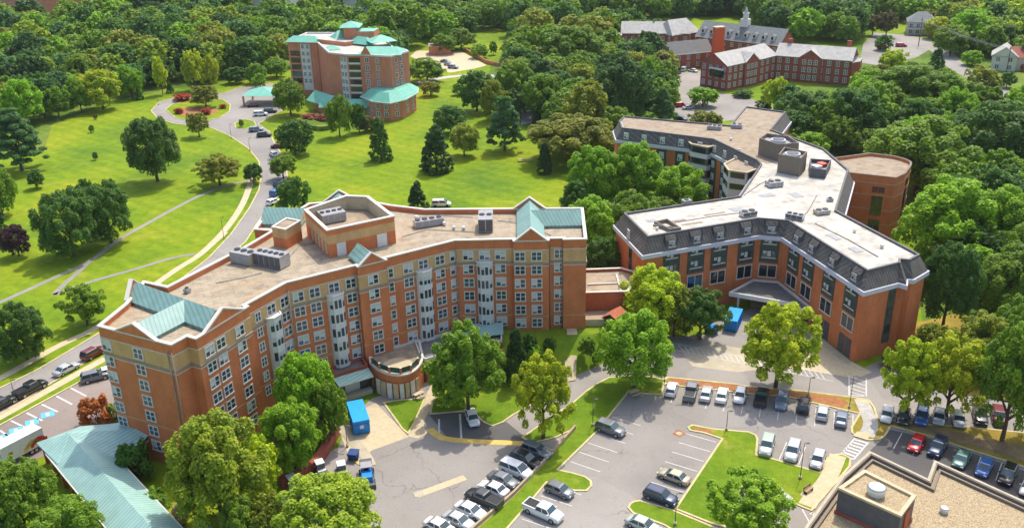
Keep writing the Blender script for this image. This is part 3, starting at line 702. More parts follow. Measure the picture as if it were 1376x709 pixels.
arc = smooth([(-22.9, 131.3+.9), (-21.0, 130.6), (-18.9, 129.97), (-17.2, 130.5), (-15.9, 132.2)], 2)
for i in range(len(arc)-1):
    P, Q = Vector(arc[i]), Vector(arc[i+1]); c = (P+Q)/2; e = (Q-P).normalized(); c += Vector((e.y, -e.x))*.12
    mb = MB(); mb.box((c.x, c.y, 1.45), ((Q-P).length/2-.12, .06, 1.4), 'beige' if i % 2 else 'offwhite', math.atan2(e.y, e.x)); mb.build('shutter', t1)
DK = ccw([(-30.5, 133.2), (-29.4, 130.6), (-24.4, 133.6), (-25.6, 136.4)])
mb = MB(); mb.prism(DK, 0, 3.9, 'darkgrey', 'roof_dark'); mb.ring(DK, .25, 3.9, 4.5, 'brick_deep', .02); d1 = mb.build('loading_dock', B1)
mb = MB(); q = [(-29.6, 130.5, 3.9), (-24.3, 133.7, 3.9), (-23.2, 131.9, 3.25), (-28.4, 128.7, 3.25)]; mb.face(q[::-1], 'teal_walk'); mb.face([(x, y, z-.12) for x, y, z in q], 'teal_walk')
for i in range(4):
    p, r_ = q[i], q[(i+1) % 4]; mb.face([(p[0], p[1], p[2]-.12), (r_[0], r_[1], r_[2]-.12), r_, p], 'coping')
mb.build('awning', d1)
for x, y in ((-28.2, 129.0), (-23.5, 132.0)):
    mb = MB(); mb.cyl((x, y), .12, 0, 3.1, 'darkgrey', 8); mb.build('post', d1)
mb = MB(); mb.box((-26.9, 131.9, 1.4), (1.3, .08, 1.4), 'offwhite', R(32)); mb.build('shutter', d1)
mb = MB(); mb.prism([(-29.6, 129.6), (-24.1, 132.9), (-23.6, 132.0), (-29.0, 128.7)], 0, .8, 'concrete'); mb.build('ramp', d1)
# low roof east of the terrace
LR = ccw([(-15.9, 136.4), (-14.9, 135.2), (-9.5, 138.6), (-2, 141.3), (-2, 146.2), (-9.8, 146.2), (-17.2, 141.4)])
mb = MB(); mb.prism(LR, 0, 4.0, 'brick_deep', 'roof_dark'); mb.ring(LR, .25, 4.0, 4.5, 'coping'); l1 = mb.build('low_wing', B1)
mb = MB(); mb.face([(-11.6, 141.2, 4.6), (-1.8, 143.3, 4.6), (-1.8, 146.3, 5.4), (-10.6, 145.9, 5.4)], 'teal_walk'); mb.face([(-11.6, 141.2, 4.5), (-10.6, 145.9, 5.3), (-1.8, 146.3, 5.3), (-1.8, 143.3, 4.5)], 'teal_walk'); mb.build('canopy', l1)

# ------------------------------------------------------------------ link between the two blocks
LK = root('link_building', (17, 156, 3.85), 'low brick link with a pale flat roof between the two large blocks', 'link building')
P = ccw([(12.6, 150.6), (21.0, 150.8), (24.6, 158.5), (21, 161.5), (13.6, 161.2)])
mb = MB(); mb.prism(P, 0, 8.3, 'brick_rust', 'roof_beige'); mb.build('wall', LK)
mb = MB(); mb.ring(P, .3, 8.3, 8.8, 'brick_rust', .05); mb.ring(P, .4, 8.8, 8.92, 'coping', .1); mb.build('parapet', LK)
mb = MB(); mb.box((17.4, 155.2, 8.45), (3.4, .15, .12), 'coping', .05); mb.box((19.8, 155.5, 8.45), (.15, 3.8, .12), 'coping'); mb.build('roof_upstand', LK)
P = ccw([(13.0, 147.0), (17.5, 147.0), (17.5, 150.5), (13.0, 150.5)])
mb = MB(); mb.prism(P, 3.85, 5.2, 'beige', 'roof_beige'); mb.build('step_block', LK)
SHD = root('garden_shed', (18.3, 147.2, 3.8), 'small green shed with an orange tiled roof beside the link', 'shed')
mb = MB(); mb.box((18.3, 147.2, 4.9), (1.3, 1.5, 1.2), 'fence_green', R(-35)); mb.build('wall', SHD)
mb = MB(); gable(mb, (18.3, 147.2), R(55), 3.2, 2.8, 6.0, 6.9, 'tile_orange', 'fence_green'); mb.build('roof', SHD)

# ------------------------------------------------------------------ covered walkway with teal roof, bottom left
WK = root('covered_walkway', (-55, 103, 0), 'long low building with a pitched pale teal metal roof beside the brick end wall', 'covered walkway')
A, B = Vector((-65.6, 114.2)), Vector((-41.0, 87.4)); d = (B-A).normalized(); ang = math.atan2(d.y, d.x); n = Vector((-d.y, d.x)); c = (A+B)/2; L = (B-A).length
mb = MB(); gable(mb, (c.x, c.y), ang, L, 6.6, 3.4, 5.1, 'teal_walk', None, 0, .3); mb.build('roof', WK)
mb = MB()
for s in (-1, 1):
    p = c+n*s*3.55; mb.bar((*(p-d*L/2), 3.3), (*(p+d*L/2), 3.3), .18, .22, 'coping')
mb.build('gutter', WK)
mb = MB(); mb.box((c.x, c.y, 1.6), (L/2-.3, 2.6, 1.6), 'brick_rust', ang); mb.build('wall', WK)
for i in range(9):
    p = A+d*(1.5+i*3.7)-n*3.2; mb = MB(); mb.box((p.x, p.y, 1.65), (.2, .2, 1.65), 'brick_rust', ang); mb.build('pillar', WK)
# entrance canopy: hipped end and curved piece to the wall
mb = MB(); H = (-65.4, 114.0, 5.15)
ring_ = [(-70.6, 114.2, 3.5), (-65.2, 108.9, 3.5), (-62.0, 110.5, 3.9), (-57.5, 110.2, 3.5), (-54.6, 113.3, 3.9), (-53.6, 116.0, 4.6), (-56.5, 118.7, 4.4), (-61.5, 118.6, 3.7), (-66, 118.4, 3.5)]
for i in range(len(ring_)): mb.face([ring_[i], ring_[(i+1) % len(ring_)], H], 'teal_walk')
mb.face([(x, y, z-.1) for x, y, z in ring_][::-1], 'offwhite'); mb.build('entrance_roof', WK)
mb = MB(); mb.ring([(x, y) for x, y, z in ring_], .15, 3.1, 3.42, 'coping', -.1); mb.build('fascia', WK)
mb = MB(); mb.prism([(-61, 112.2), (-57.6, 111.6), (-55, 114.5), (-56.8, 117.5), (-61, 117.2)], 0, 3.3, 'brick_rust'); mb.build('vestibule', WK)
for x, y, a in ((-59.2, 111.82, R(-10)), (-56.2, 113.0, R(48))):
    window(WK, W_B1, x, y, 1.8, a)
for x, y in ((-69.6, 114.1), (-65.4, 110.0), (-65.8, 117.6)):
    mb = MB(); mb.box((x, y, 1.7), (.25, .25, 1.7), 'brick_rust', ang); mb.build('pillar', WK)
P = Vector((-42.5, 92.5)); mb = MB(); gable(mb, (P.x+1.6, P.y-.3), ang+R(90), 5, 4, 3.35, 4.6, 'teal_walk', 'brick_rust', 0, .2); mb.build('side_roof', WK)
# curved brick garden wall near the service yard
GW = MB(); pts = smooth(GP([(378, 655), (402, 643), (425, 626), (440, 605), (452, 584)], 0), 5)
for i in range(len(pts)-1): GW.bar((*pts[i], 1.5), (*pts[i+1], 1.5), 1.1, 1.5, 'brick_deep')
gw = GW.build('garden_wall', None, (*pts[5], 0)); tag(gw, 'curved dark red brick retaining wall round the service yard', 'garden wall')
FW = MB(); pts = GP([(640, 709), (690, 665.5), (730, 624), (773, 576)], 0)
for i in range(len(pts)-1): FW.bar((*pts[i], .75), (*pts[i+1], .75), .3, .75, 'timber')
FW.bar((*GP([(590, 755)])[0], .75), (*pts[0], .75), .3, .75, 'timber')
fw = FW.build('retaining_wall', None, (*pts[1], 0)); tag(fw, 'low straight timber retaining wall behind the tightly parked row of cars', 'retaining wall')
# ------------------------------------------------------------------ dark mansard office/ward block
B2 = root('mansard_block', (50, 185, 0), 'large branching brick block with dark metal mansard storey, pale cornice and flat white roof', 'care home block')
W2 = [(24.4, 156.2), (47.9, 164.9), (52.2, 163.6), (58.9, 138.8), (65.8, 142.0), (66.6, 141.2), (67.6, 143.5), (68.7, 143.2), (72.4, 146.4), (65.3, 169.5), (76.5, 195.0), (76.3, 212), (68.7, 229.7), (77.6, 248.0), (66.5, 256.3), (57.3, 236.2), (31, 248.2), (28.5, 242), (28.3, 233.8), (49.9, 221.3), (56.0, 203.5), (56, 200.7), (46.5, 180.2), (21.0, 171.2)]
W2 = ccw(W2)
mb = MB(); mb.prism(W2, 0, 13.0, 'brick', False); mb.build('wall', B2)
mb = MB(); mb.ring(W2, .3, 12.95, 13.75, 'cornice', .55); mb.build('cornice', B2)
TOP = inset(W2, 1.15)
mb = MB(); mb.taper(inset(W2, -.3), 13.75, TOP, 16.5, 'mansard'); mb.ring(TOP, .35, 16.3, 16.75, 'darkgrey', .05); mb.build('mansard_roof', B2)
mb = MB(); mb.sheet(inset(TOP, .3), 16.35, 'roof_white'); mb.build('roof_deck', B2)
mb = MB(); mb.sheet(inset(ccw([(30.2, 242.5), (30.0, 235.2), (50.8, 223), (57.8, 203.5), (58.8, 201.5), (68, 205), (70, 214), (67.6, 230), (75.5, 247.3), (67.2, 254), (58, 234.4), (32, 246)]), .2), 16.39, 'roof_brown'); mb.build('gravel_roof', B2)
W_DORM = window_meshes('window', 1.3, 1.15, 2, 'sash', 'grey')
def wall_path(pts): return pts
F2 = [(24.4, 156.2), (47.9, 164.9), (52.2, 163.6), (58.9, 138.8)]
bays2 = [((906.8, 364), 0), ((941.8, 359), 0), ((975.6, 355), 0), ((1009.8, 347), 0), ((1037.7, 346), 1), ((1061.4, 354), 2), ((1086, 367), 2), ((1113.4, 386), 2), ((1141, 407), 2)]
for (p, seg) in bays2:
    g = G(p[0], p[1], 10.0); a_, b_ = Vector(F2[seg]), Vector(F2[seg+1]); d = b_-a_; t = (Vector(g)-a_).dot(d)/d.length_squared; q = a_+d*max(.05, min(.95, t)); a = math.atan2(d.y, d.x)
    if seg == 1: q = (a_+b_)/2
    hw = 1.75
    mb = MB(); n = Vector((math.sin(a), -math.cos(a))); c = q+n*.05
    mb.box((c.x, c.y, 10.55), (hw, .05, 2.42), 'panel_green', a)
    for s in (-hw, -hw/3, hw/3, hw): mb.box((c.x+math.cos(a)*s+n.x*.04, c.y+math.sin(a)*s+n.y*.04, 10.55), (.05, .06, 2.42), 'panel_green', a)
    mb.build('panel', B2)
    c = q+n*.13
    window(B2, W_STRIP, c.x, c.y, 12.45, a, 1); window(B2, W_SLIM, c.x, c.y, 9.95, a, 1)
    c = q+n*.03; window(B2, W_DARK, c.x, c.y, 6.35, a, 0)
    if seg == 2:
        for s in (-1, 1):
            mb = MB(); mb.box((q.x+math.cos(a)*s*.95, q.y+math.sin(a)*s*.95, 1.9), (.8, .09, 1.75), 'darkgrey', a); mb.build('door', B2)
    # dormer set into the mansard with a bright sloping hood
    mb = MB(); ca, sa = math.cos(a), math.sin(a)
    def T(u, v, z): return (q.x+u*ca-v*sa, q.y+u*sa+v*ca, z)
    mb.face([T(-1.15, .25, 15.6), T(1.15, .25, 15.6), T(1.15, .9, 16.5), T(-1.15, .9, 16.5)], 'mansard')
    mb.face([T(-1.3, .12, 14.3), T(1.3, .12, 14.3), T(1.3, .12, 15.5), T(-1.3, .12, 15.5)], 'darkgrey')
    mb.face([T(-1.3, .12, 14.3), T(-1.3, .12, 15.5), T(-1.3, 1.0, 16.7), T(-1.3, .9, 14.3)], 'darkgrey'); mb.face([T(1.3, .12, 15.5), T(1.3, .12, 14.3), T(1.3, .9, 14.3), T(1.3, 1.0, 16.7)], 'darkgrey')
    dm = mb.build('dormer', B2); p = T(0, .06, 0); window(dm, W_DORM, p[0], p[1], 14.9, a, 1)
# end walls: slim green window strips
for q, a, ww in (((64.9, 141.6), math.atan2(3.2, 6.9), .8), ((22.9, 162.8), math.atan2(-15, 3.4), .7)):
    n = Vector((math.sin(a), -math.cos(a))); mb = MB(); mb.box((q[0]+n.x*.06, q[1]+n.y*.06, 7.6), (ww, .07, 5.3), 'panel_green', a); st = mb.build('panel', B2)
    for z in (11.3, 8.3, 5.0):
        mb = MB(); mb.box((q[0]+n.x*.16, q[1]+n.y*.16, z), (ww*.7, .05, .8), 'glass', a); mb.build('window', B2)
a = math.atan2(-15, 3.4); n = Vector((math.sin(a), -math.cos(a))); window(B2, W_NARROW, 22.3-n.x*.2, 163.6-n.y*.2, 15.0, a, 1)
# courtyard faces of the far wing
FW_ = [(28.3, 233.8), (49.9, 221.3), (56.0, 203.5)]
for i in range(2):
    A, B = Vector(FW_[i]), Vector(FW_[i+1]); d = (B-A); L = d.length; d.normalize(); a = math.atan2(d.y, d.x); n = Vector((d.y, -d.x)); k = int(L/4.3)
    for j in range(k):
        q = A+d*(L*(j+.5)/k); c = q+n*.06
        mb = MB(); mb.box((c.x, c.y, 7.5), (1.3, .06, 5.2), 'panel_green', a); mb.build('panel', B2)
        for z in (11.2, 8.0, 4.8):
            c = q+n*.16; window(B2, W_NARROW, c.x, c.y, z, a, 1)
        c = q-n*.05; window(B2, W_NARROW, c.x, c.y, 15.0, a, 1)
# two projecting bays in the courtyard
for pts, zt, wm, bands in ((([(45.2, 226.0), (45.6, 222.6), (49.0, 219.4), (52.0, 221.5), (51.2, 226.5), (48, 229)]), 15.2, 'umber', 'offwhite'), (([(50.2, 206), (50.2, 201.2), (53.8, 199.2), (57, 202), (58.5, 207), (54, 210.5)]), 15.0, 'offwhite', 'offwhite')):
    P = ccw(pts); mb = MB(); mb.prism(P, 0, zt, wm, 'roof_brown'); bb = mb.build('bay', B2)
    mb = MB(); mb.ring(P, .2, zt, zt+.3, 'beige', .25)
    for z in (3.2, 6.6, 10.0, 12.9): mb.ring(P, .05, z-.7, z+.5, bands, .1)
    mb.build('band', bb)
    for i in range(len(P)):
        A, B = Vector(P[i]), Vector(P[(i+1) % len(P)]); d = B-A; a = math.atan2(d.y, d.x); n = Vector((d.y, -d.x)).normalized(); c = (A+B)/2+n*.12
        for z in (14.2, 11.5, 8.2, 4.9):
            mb = MB(); mb.box((c.x, c.y, z), (d.length/2-.4, .05, .65), 'glass_dark', a); mb.build('window_pane', bb)
# entrance canopy in the inner corner
C4 = ccw([(41.6, 159.1), (47.6, 164.8), (52.2, 163.6), (55.0, 152.2), (52.6, 150.6), (51.8, 154.0)])
mb = MB(); mb.prism(C4, 3.55, 4.0, 'offwhite', 'roof_dark', True); cn = mb.build('entrance_canopy', B2)
mb = MB(); mb.ring(C4, .3, 3.5, 4.35, 'offwhite', .05); mb.build('fascia', cn)
for x, y in ((43.4, 159.0), (51.8, 154.8), (52.8, 151.8)):
    mb = MB(); mb.cyl((x, y), .22, 0, 3.55, 'offwhite', 10); mb.build('post', cn)
mb = MB(); mb.box((50.3, 163.9, 1.8), (2.0, .12, 1.6), 'glass_dark', math.atan2(-1.3, 4.3)); mb.build('entrance_door', B2)
# plant rooms on the roof
for pts, z1, nm in (([(58.7, 209.0), (61.7, 203.5), (66.7, 204.4), (66.0, 210.2), (61.5, 213.2)], 20.4, 'umber'), ([(59.4, 195.2), (63.4, 191.9), (66.2, 196.6), (62.2, 200.6)], 20.6, 'umber'), ([(65.6, 191.6), (68.5, 190.0), (72.0, 197.2), (67.6, 198.6)], 18.4, 'darkgrey')):
    P = ccw(pts); mb = MB(); mb.prism(P, 16.36, z1-.9, nm, 'grey'); mb.ring(P, .25, z1-.9, z1, nm); pr = mb.build('plant_room', B2)
    c = sum((Vector(p) for p in P), Vector((0, 0)))/len(P); mb = MB()
    if z1 > 20:
        mb.cyl((c.x, c.y), 1.7, z1-.95, z1-.1, 'steel', 20); mb.cyl((c.x, c.y), 1.3, z1-.1, z1, 'darkgrey', 20)
    else:
        mb.box((c.x-.8, c.y-.8, z1-.5), (.9, .8, .4), 'offwhite', .4); mb.box((c.x+.9, c.y+1, z1-.5), (.8, .9, .4), 'orange_red', .4)
    mb.build('cooling_plant', pr)
mb = MB(); mb.ring(ccw([(27.4, 164.5), (29.8, 160.3), (32, 161), (30.2, 166)]), .3, 16.36, 17.1, 'umber'); mb.bar((27, 163, 17), (31.5, 161.2, 17), .25, .4, 'umber'); mb.build('roof_hatch', B2)
# brick wing with the rounded end
BE = root('rounded_brick_wing', (83, 202, 0), 'orange brick wing with a rounded end and brown flat roof behind the white roof', 'brick wing')
P = ccw([(76.7, 198.0), (85.6, 193.7), (88.8, 196.6)]+smooth([(92.3, 202.1), (93.6, 205.6), (91.6, 209.8), (86.7, 212.7)], 3)+[(77.0, 209.4)])
mb = MB(); mb.prism(P, 0, 14.4, 'brick', 'roof_brown'); mb.build('wall', BE)
mb = MB()
for z in (3.6, 7.0, 10.4, 13.2): mb.ring(P, .02, z, z+.14, 'beige', .04)
mb.build('band_course', BE)
for s in (1.6, 2.9):
    pass
mb = MB(); mb.ring(P, .3, 14.4, 15.0, 'brick', .02); mb.ring(P, .35, 15.0, 15.12, 'umber', .08); mb.build('parapet', BE)
a = math.atan2(193.7-198, 85.6-76.7)
for s, z, hh, hw in ((6.6, 11.8, .65, 1.3), (6.6, 8.0, 2.3, 1.2), (6.6, 3.2, 1.5, 1.2)):
    c = Vector((76.7, 198.0))+Vector((math.cos(a), math.sin(a)))*s; n = Vector((math.sin(a), -math.cos(a)))*.03
    mb = MB(); mb.box((c.x+n.x, c.y+n.y, z), (hw, .05, hh), 'glass_dark', a); w1 = mb.build('window', BE)
    mb = MB(); mb.box((c.x+n.x*2.5, c.y+n.y*2.5, z), (.05, .05, hh), 'umber', a); mb.build('mullion', w1)
a = math.atan2(202.1-196.6, 92.3-88.8)
for z, hh in ((12.2, .8), (8.2, 2.4), (3.5, 1.6)):
    c = Vector((90.5, 199.3)); n = Vector((math.sin(a), -math.cos(a)))*.03
    mb = MB(); mb.box((c.x+n.x, c.y+n.y, z), (1.2, .08, hh), 'glass_dark', a); mb.build('window', BE)

# ------------------------------------------------------------------ flat gravel roof building, bottom right
BR = root('gravel_roof_building', (60, 90, 0), 'low building with tan gravel flat roof and brown parapet in the bottom right', 'low building')
P = ccw([(48.7, 105.3), (54.0, 98.9), (56.6, 102.9), (70, 87), (90, 62), (60, 40), (30, 60), (30, 83), (35.4, 90.2), (43.0, 99.8)])
mb = MB(); mb.prism(P, 0, 4.6, 'brick_rust', False); mb.sheet(inset(P, .2), 4.5, 'gravel'); mb.build('wall', BR)
mb = MB(); mb.ring(P, .5, 4.45, 5.2, 'umber', .05); mb.ring(P, .32, 5.2, 5.28, 'concrete', .06); mb.ring(inset(P, .8), .3, 4.55, 4.9, 'umber'); mb.build('parapet', BR)
P = ccw([(40.1, 93.4), (45.6, 87.9), (48.9, 91.6), (44.5, 96.9)])
mb = MB(); mb.prism(P, 4.5, 8.1, 'darkgrey', False); mb.sheet(inset(P, .1), 8.1, 'gravel'); mb.ring(P, .4, 8.1, 8.4, 'beige', .1); mb.build('plant_room', BR)
mb = MB(); mb.ring(P, .1, 4.5, 5.0, 'brick_deep', .12); mb.build('plinth', BR)
mb = MB(); mb.box((47.3, 89.7, 6.3), (.8, .1, 1.2), 'brick_rust', math.atan2(3.7, 3.3)); mb.build('door', BR)
def roof_vent(px, py, z, r, h, lab):
    g = G(px, py, z); t = root('roof_vent', (*g, z), lab, 'roof vent')
    mb = MB(); mb.cyl(g, r*.8, z, z+h*.5, 'offwhite', 20); mb.build('curb', t)
    mb = MB(); mb.cyl(g, r, z+h*.5, z+h*.85, 'white', 24); mb.cyl(g, r, z+h*.85, z+h, 'white', 24, r*.7); mb.build('cap', t)
roof_vent(1176.6, 664, 8.1, 1.15, 1.3, 'large white round vent on the small raised gravel roof')
roof_vent(1268, 688, 4.5, .55, .8, 'small white round vent alone on the wide gravel roof')
# walkway pads, pipe runs and patches on the pale roof
for q in ([(1098, 262), (1085, 285), (1060, 300)], [(900, 300), (960, 290), (1010, 284)], [(1095, 300), (1140, 322), (1180, 345)], [(1000, 262), (1020, 248), (1036, 240)]):
    mb = MB(); pp = [(*G(x, y, 16.42), 16.44) for x, y in q]; mb.tube(pp, [.07]*len(pp), 'umber', 6); mb.build('conduit', B2)
for x, y, a_, b_, rz in ((905, 297, 2.6, .35, .35), (930, 300, 2.2, .3, .3), (960, 287, 2.4, .3, .35), (990, 281, 1.2, 1.0, .3), (1030, 262, 1.6, .8, .4), (1120, 318, 1.5, .6, -1.2), (1070, 262, 1.0, 1.4, .3), (1150, 335, 1.2, .8, -1.2), (875, 296, 1.0, .7, .3)):
    g_ = G(x, y, 16.39); mb = MB(); mb.box((*g_, 16.40), (a_, b_, .012), 'grey' if a_ < 2 else 'roof_brown', rz); mb.build('roof_patch', B2)
# ------------------------------------------------------------------ far brick tower with green roofs
B3 = root('brick_tower', (-58, 335, 0), 'tall pink brick apartment tower with bright green metal roofs and white balcony strips', 'apartment tower')
def block(P, z1, wall='brick_pink', par='offwhite', roof='roof_white', nm='wall'):
    P = ccw(P); mb = MB(); mb.prism(P, 0, z1, wall, roof); o = mb.build(nm, B3); mb = MB(); mb.ring(P, .4, z1, z1+.6, par, .15); mb.build('parapet', B3); return o
TA = [(-84, 356), (-72.2, 352.8), (-64, 366), (-66, 372), (-80, 374)]
TB = [(-63.6, 330.4), (-56.4, 326.0), (-50.4, 325.2), (-40.6, 321.2), (-35.2, 330.0), (-41.5, 338), (-45.7, 353), (-60, 358), (-72, 353)]
block(TA, 20.2); block(TB, 20)
mb = MB(); mb.prism(ccw([(-72, 353), (-60, 345), (-50, 352), (-52, 368), (-66, 372)]), 0, 21.5, 'brick_pink', 'roof_white'); mb.build('core', B3)
mb = MB(); mb.prism(ccw([(-57, 351), (-50, 351), (-49, 358), (-56, 359)]), 0, 24.3, 'brick_pink', 'teal_bright'); mb.build('stair_tower', B3)
mb = MB(); mb.prism(ccw([(-61.5, 352), (-57, 351), (-56, 359), (-61.5, 360)]), 0, 25.6, 'brick_pink', 'teal_bright'); mb.build('stair_tower', B3)
def pyramid(c, hw, hd, z0, z1, a=0, mat='teal_bright'):
    ca, sa = math.cos(a), math.sin(a); q = [(c[0]+u*hw*ca-v*hd*sa, c[1]+u*hw*sa+v*hd*ca, z0) for u, v in ((-1, -1), (1, -1), (1, 1), (-1, 1))]
    mb = MB()
    for i in range(4): mb.face([q[i], q[(i+1) % 4], (c[0], c[1], z1)], mat)
    mb.face(q[::-1], mat); mb.build('metal_roof', B3)
pyramid((-59.2, 355.8), 3.9, 4.8, 25.7, 27.6); pyramid((-46.5, 344), 5, 4, 22, 24.2, .4)
for c, a, L, W_, z0, z1 in (((-77.5, 356.5), R(-12), 13, 6, 20.6, 22.3), ((-44.5, 329.5), R(-8), 15, 10, 20.5, 22.4), ((-62, 357), R(30), 10, 6, 21.6, 24), ((-54, 347.5), R(-35), 9, 5, 21, 23), ((-64, 339), R(15), 5, 4, 20.4, 21.6)):
    mb = MB(); gable(mb, c, a, L, W_, z0, z1, 'teal_bright', 'brick_pink', 2.5); mb.build('metal_roof', B3)
def strip_face(A, B, u0, u1, z0, z1, mat, off=.06, nm='panel'):
    A, B = Vector(A), Vector(B); d = (B-A).normalized(); n = Vector((d.y, -d.x)); c = A+d*(u0+u1)/2+n*off; a = math.atan2(d.y, d.x)
    mb = MB(); mb.box((c.x, c.y, (z0+z1)/2), ((u1-u0)/2, .08, (z1-z0)/2), mat, a); mb.build(nm, B3); return d, n, a
def win_face(A, B, us, zs, protos=None, off=.1, w=1.0):
    A, B = Vector(A), Vector(B); d = (B-A).normalized(); n = Vector((d.y, -d.x)); a = math.atan2(d.y, d.x)
    for u in us:
        for z in zs:
            c = A+d*u+n*off; window(B3, protos or W_NARROW, c.x, c.y, z, a, 0)
zs = [18.6-2.6*i for i in range(7)]
strip_face((-84, 356), (-72.2, 352.8), 5.2, 9.2, 2, 19.6, 'offwhite'); win_face((-84, 356), (-72.2, 352.8), (6.2, 8.2), zs[:6], None, .2)
for z in zs[1:6]:
    strip_face((-84, 356), (-72.2, 352.8), .8, 4.6, z-1.0, z+.9, 'glass_dark', .05, 'balcony')
strip_face((-63.6, 330.4), (-56.4, 326.0), 5.0, 8.2, 3, 19.4, 'offwhite'); win_face((-63.6, 330.4), (-56.4, 326.0), (5.8, 7.3), zs[:6], None, .2)
for z in zs[:6]:
    strip_face((-56.4, 326.0), (-50.4, 325.2), .3, 4.4, z-.9, z+.7, 'glass_dark', .05, 'balcony'); strip_face((-56.4, 326.0), (-50.4, 325.2), .2, 4.5, z-1.5, z-.95, 'offwhite', .3, 'balcony')
win_face((-50.4, 325.2), (-40.6, 321.2), (1.0,), zs[:6], W_FAR); win_face((-50.4, 325.2), (-40.6, 321.2), (5.2,), zs[:5]); win_face((-40.6, 321.2), (-35.2, 330.0), (2.6, 5.6), zs[:5], W_FAR)
mb = MB(); mb.face([(-51.6, 324.9, 20.6), (-48, 323.9, 20.6), (-49.8, 324.4, 23.4)], 'brick_pink'); mb.face([(-48, 324.9, 20.6), (-51.6, 325.9, 20.6), (-49.8, 325.4, 23.4)], 'brick_pink'); mb.build('gable_wall', B3)
LP = ccw([(-51.2, 321.2), (-46.2, 313.8), (-40.7, 310.9), (-36.6, 315.2), (-33.2, 325.5), (-33.8, 333), (-44, 330)])
mb = MB(); mb.prism(LP, 0, 6.6, 'brick_pink', False); mb.taper(inset(LP, -.9), 6.6, inset(LP, 2.4), 9.4, 'teal_bright', 'teal_bright'); lp = mb.build('ground_pavilion', B3)
mb = MB(); mb.ring(LP, .2, 6.3, 6.65, 'offwhite', 1.0); mb.build('eaves', lp)
for A, B, us in (((-46.2, 313.8), (-40.7, 310.9), (1.2, 4.6)), ((-40.7, 310.9), (-36.6, 315.2), (2.9,)), ((-36.6, 315.2), (-33.2, 325.5), (3, 8)), ((-51.2, 321.2), (-46.2, 313.8), (3, 6))):
    A, B = Vector(A), Vector(B); d = (B-A).normalized(); n = Vector((d.y, -d.x))*.06; a = math.atan2(d.y, d.x)
    for u in us:
        for z in (4.8, 2.2): c = A+d*u+n; window(B3, W_FAR, c.x, c.y, z, a, 0)
mb = MB(); gable(mb, (-66, 327), R(-50), 13, 7, 4.0, 6.8, 'teal_bright', 'brick_pink', 0); gable(mb, (-58, 321.5), R(-8), 17, 5, 3.6, 5.8, 'teal_bright', 'brick_pink', 0)
mb.prism(ccw([(-71, 331), (-67, 323), (-50, 320.5), (-48, 325), (-60, 329)]), 0, 3.7, 'brick_pink'); mb.build('entrance_wing', B3)
CP_ = root('entrance_canopy', (-95, 345, 0), 'pale green pyramid canopy over the turning circle by the tower', 'canopy')
mb = MB(); c = G(352, 124, 4.2); q = [(c[0]-6.5, c[1]-5), (c[0]+7, c[1]-6), (c[0]+7.5, c[1]+6), (c[0]-6, c[1]+7)]
for i in range(4): mb.face([(*q[i], 3.9), (*q[(i+1) % 4], 3.9), (c[0]+.3, c[1]+.5, 6.2)], 'teal_bright')
mb.face([(*p, 3.85) for p in q][::-1], 'offwhite'); mb.build('roof', CP_)
for p in q: mb = MB(); mb.box((p[0]*.92+c[0]*.08, p[1]*.92+c[1]*.08, 1.95), (.3, .3, 1.95), 'brick_pink'); mb.build('pillar', CP_)

# ------------------------------------------------------------------ red brick institution, upper right
W_INST = window_meshes('window', 1.25, 1.7, 2)
def wing(name, A, B, W_, z0, z1, roofm, wall, label, cat, rows, pitch, hip=0, side='front', win=W_INST, base=0, back=False, group=None):
    """gabled wing: eave line A-B is its front wall, W_ deep"""
    A, B = Vector(A), Vector(B); d = (B-A).normalized(); L = (B-A).length; nin = Vector((-d.y, d.x)); c = (A+B)/2+nin*W_/2; a = math.atan2(d.y, d.x)
    t = root(name, (c.x, c.y, 0), label, cat, group)
    mb = MB(); mb.box((c.x, c.y, z0/2), (L/2, W_/2, z0/2), wall, a, False)
    if not hip:
        for s in (-1, 1):
            e = c+d*s*(L/2); mb.face([(*(e-nin*W_/2), z0), (*(e+nin*W_/2), z0), (*e, z1-.05)], wall)
    mb.build('wall', t)
    mb = MB(); gable(mb, (c.x, c.y), a, L, W_, z0+.05, z1, roofm, None, hip, .5); rf = mb.build('roof', t)
    mb = MB(); q = A-nin*.45; q2 = B-nin*.45; mb.bar((*q, z0+.05), (*q2, z0+.05), .15, .3, 'offwhite'); mb.build('gutter', t)
    k = int(L/pitch)
    for j in range(k):
        p = A+d*(L*(j+.5)/k)
        for z in rows: window(t, win, p.x, p.y, z, a, 0)
    for s, sgn in ((1, 1), (-1, -1)):
        e = c+d*s*(L/2); ae = a+sgn*R(90); kk = max(1, int(W_/pitch))
        for j in range(kk):
            p = e+nin*((j+.5)/kk-.5)*W_
            for z in rows: window(t, win, p.x, p.y, z, ae, 0)
    return t, c, d, nin, a, L
R3 = (7.9, 5.0, 2.0)
t4, *_ = wing('brick_institution', (82.8, 346.0), (100.5, 359.6), 13, 9.6, 13.4, 'roof_grey', 'brick_deep', 'long three storey red brick wing with pale grey roof and pedimented gables', 'brick building', R3, 3.1)
o_, *_ = wing('x', (100.5, 359.8), (106.5, 365.2), 13, 9.61, 13.4, 'roof_grey', 'brick_deep', '', '', R3, 3.1)
def absorb(t, into):
    """make the wing just built part of another building"""
    for ch in list(t.children):
        ch.location = ch.location + t.location - into.location; ch.parent = into; ORG[ch.name] = origin(into)
    bpy.data.objects.remove(t)
absorb(o_, t4)
o_, *_ = wing('x', (106.0, 364.6), (131.0, 350.8), 13, 9.62, 13.4, 'roof_grey', 'brick_deep', '', '', R3, 3.1); absorb(o_, t4)
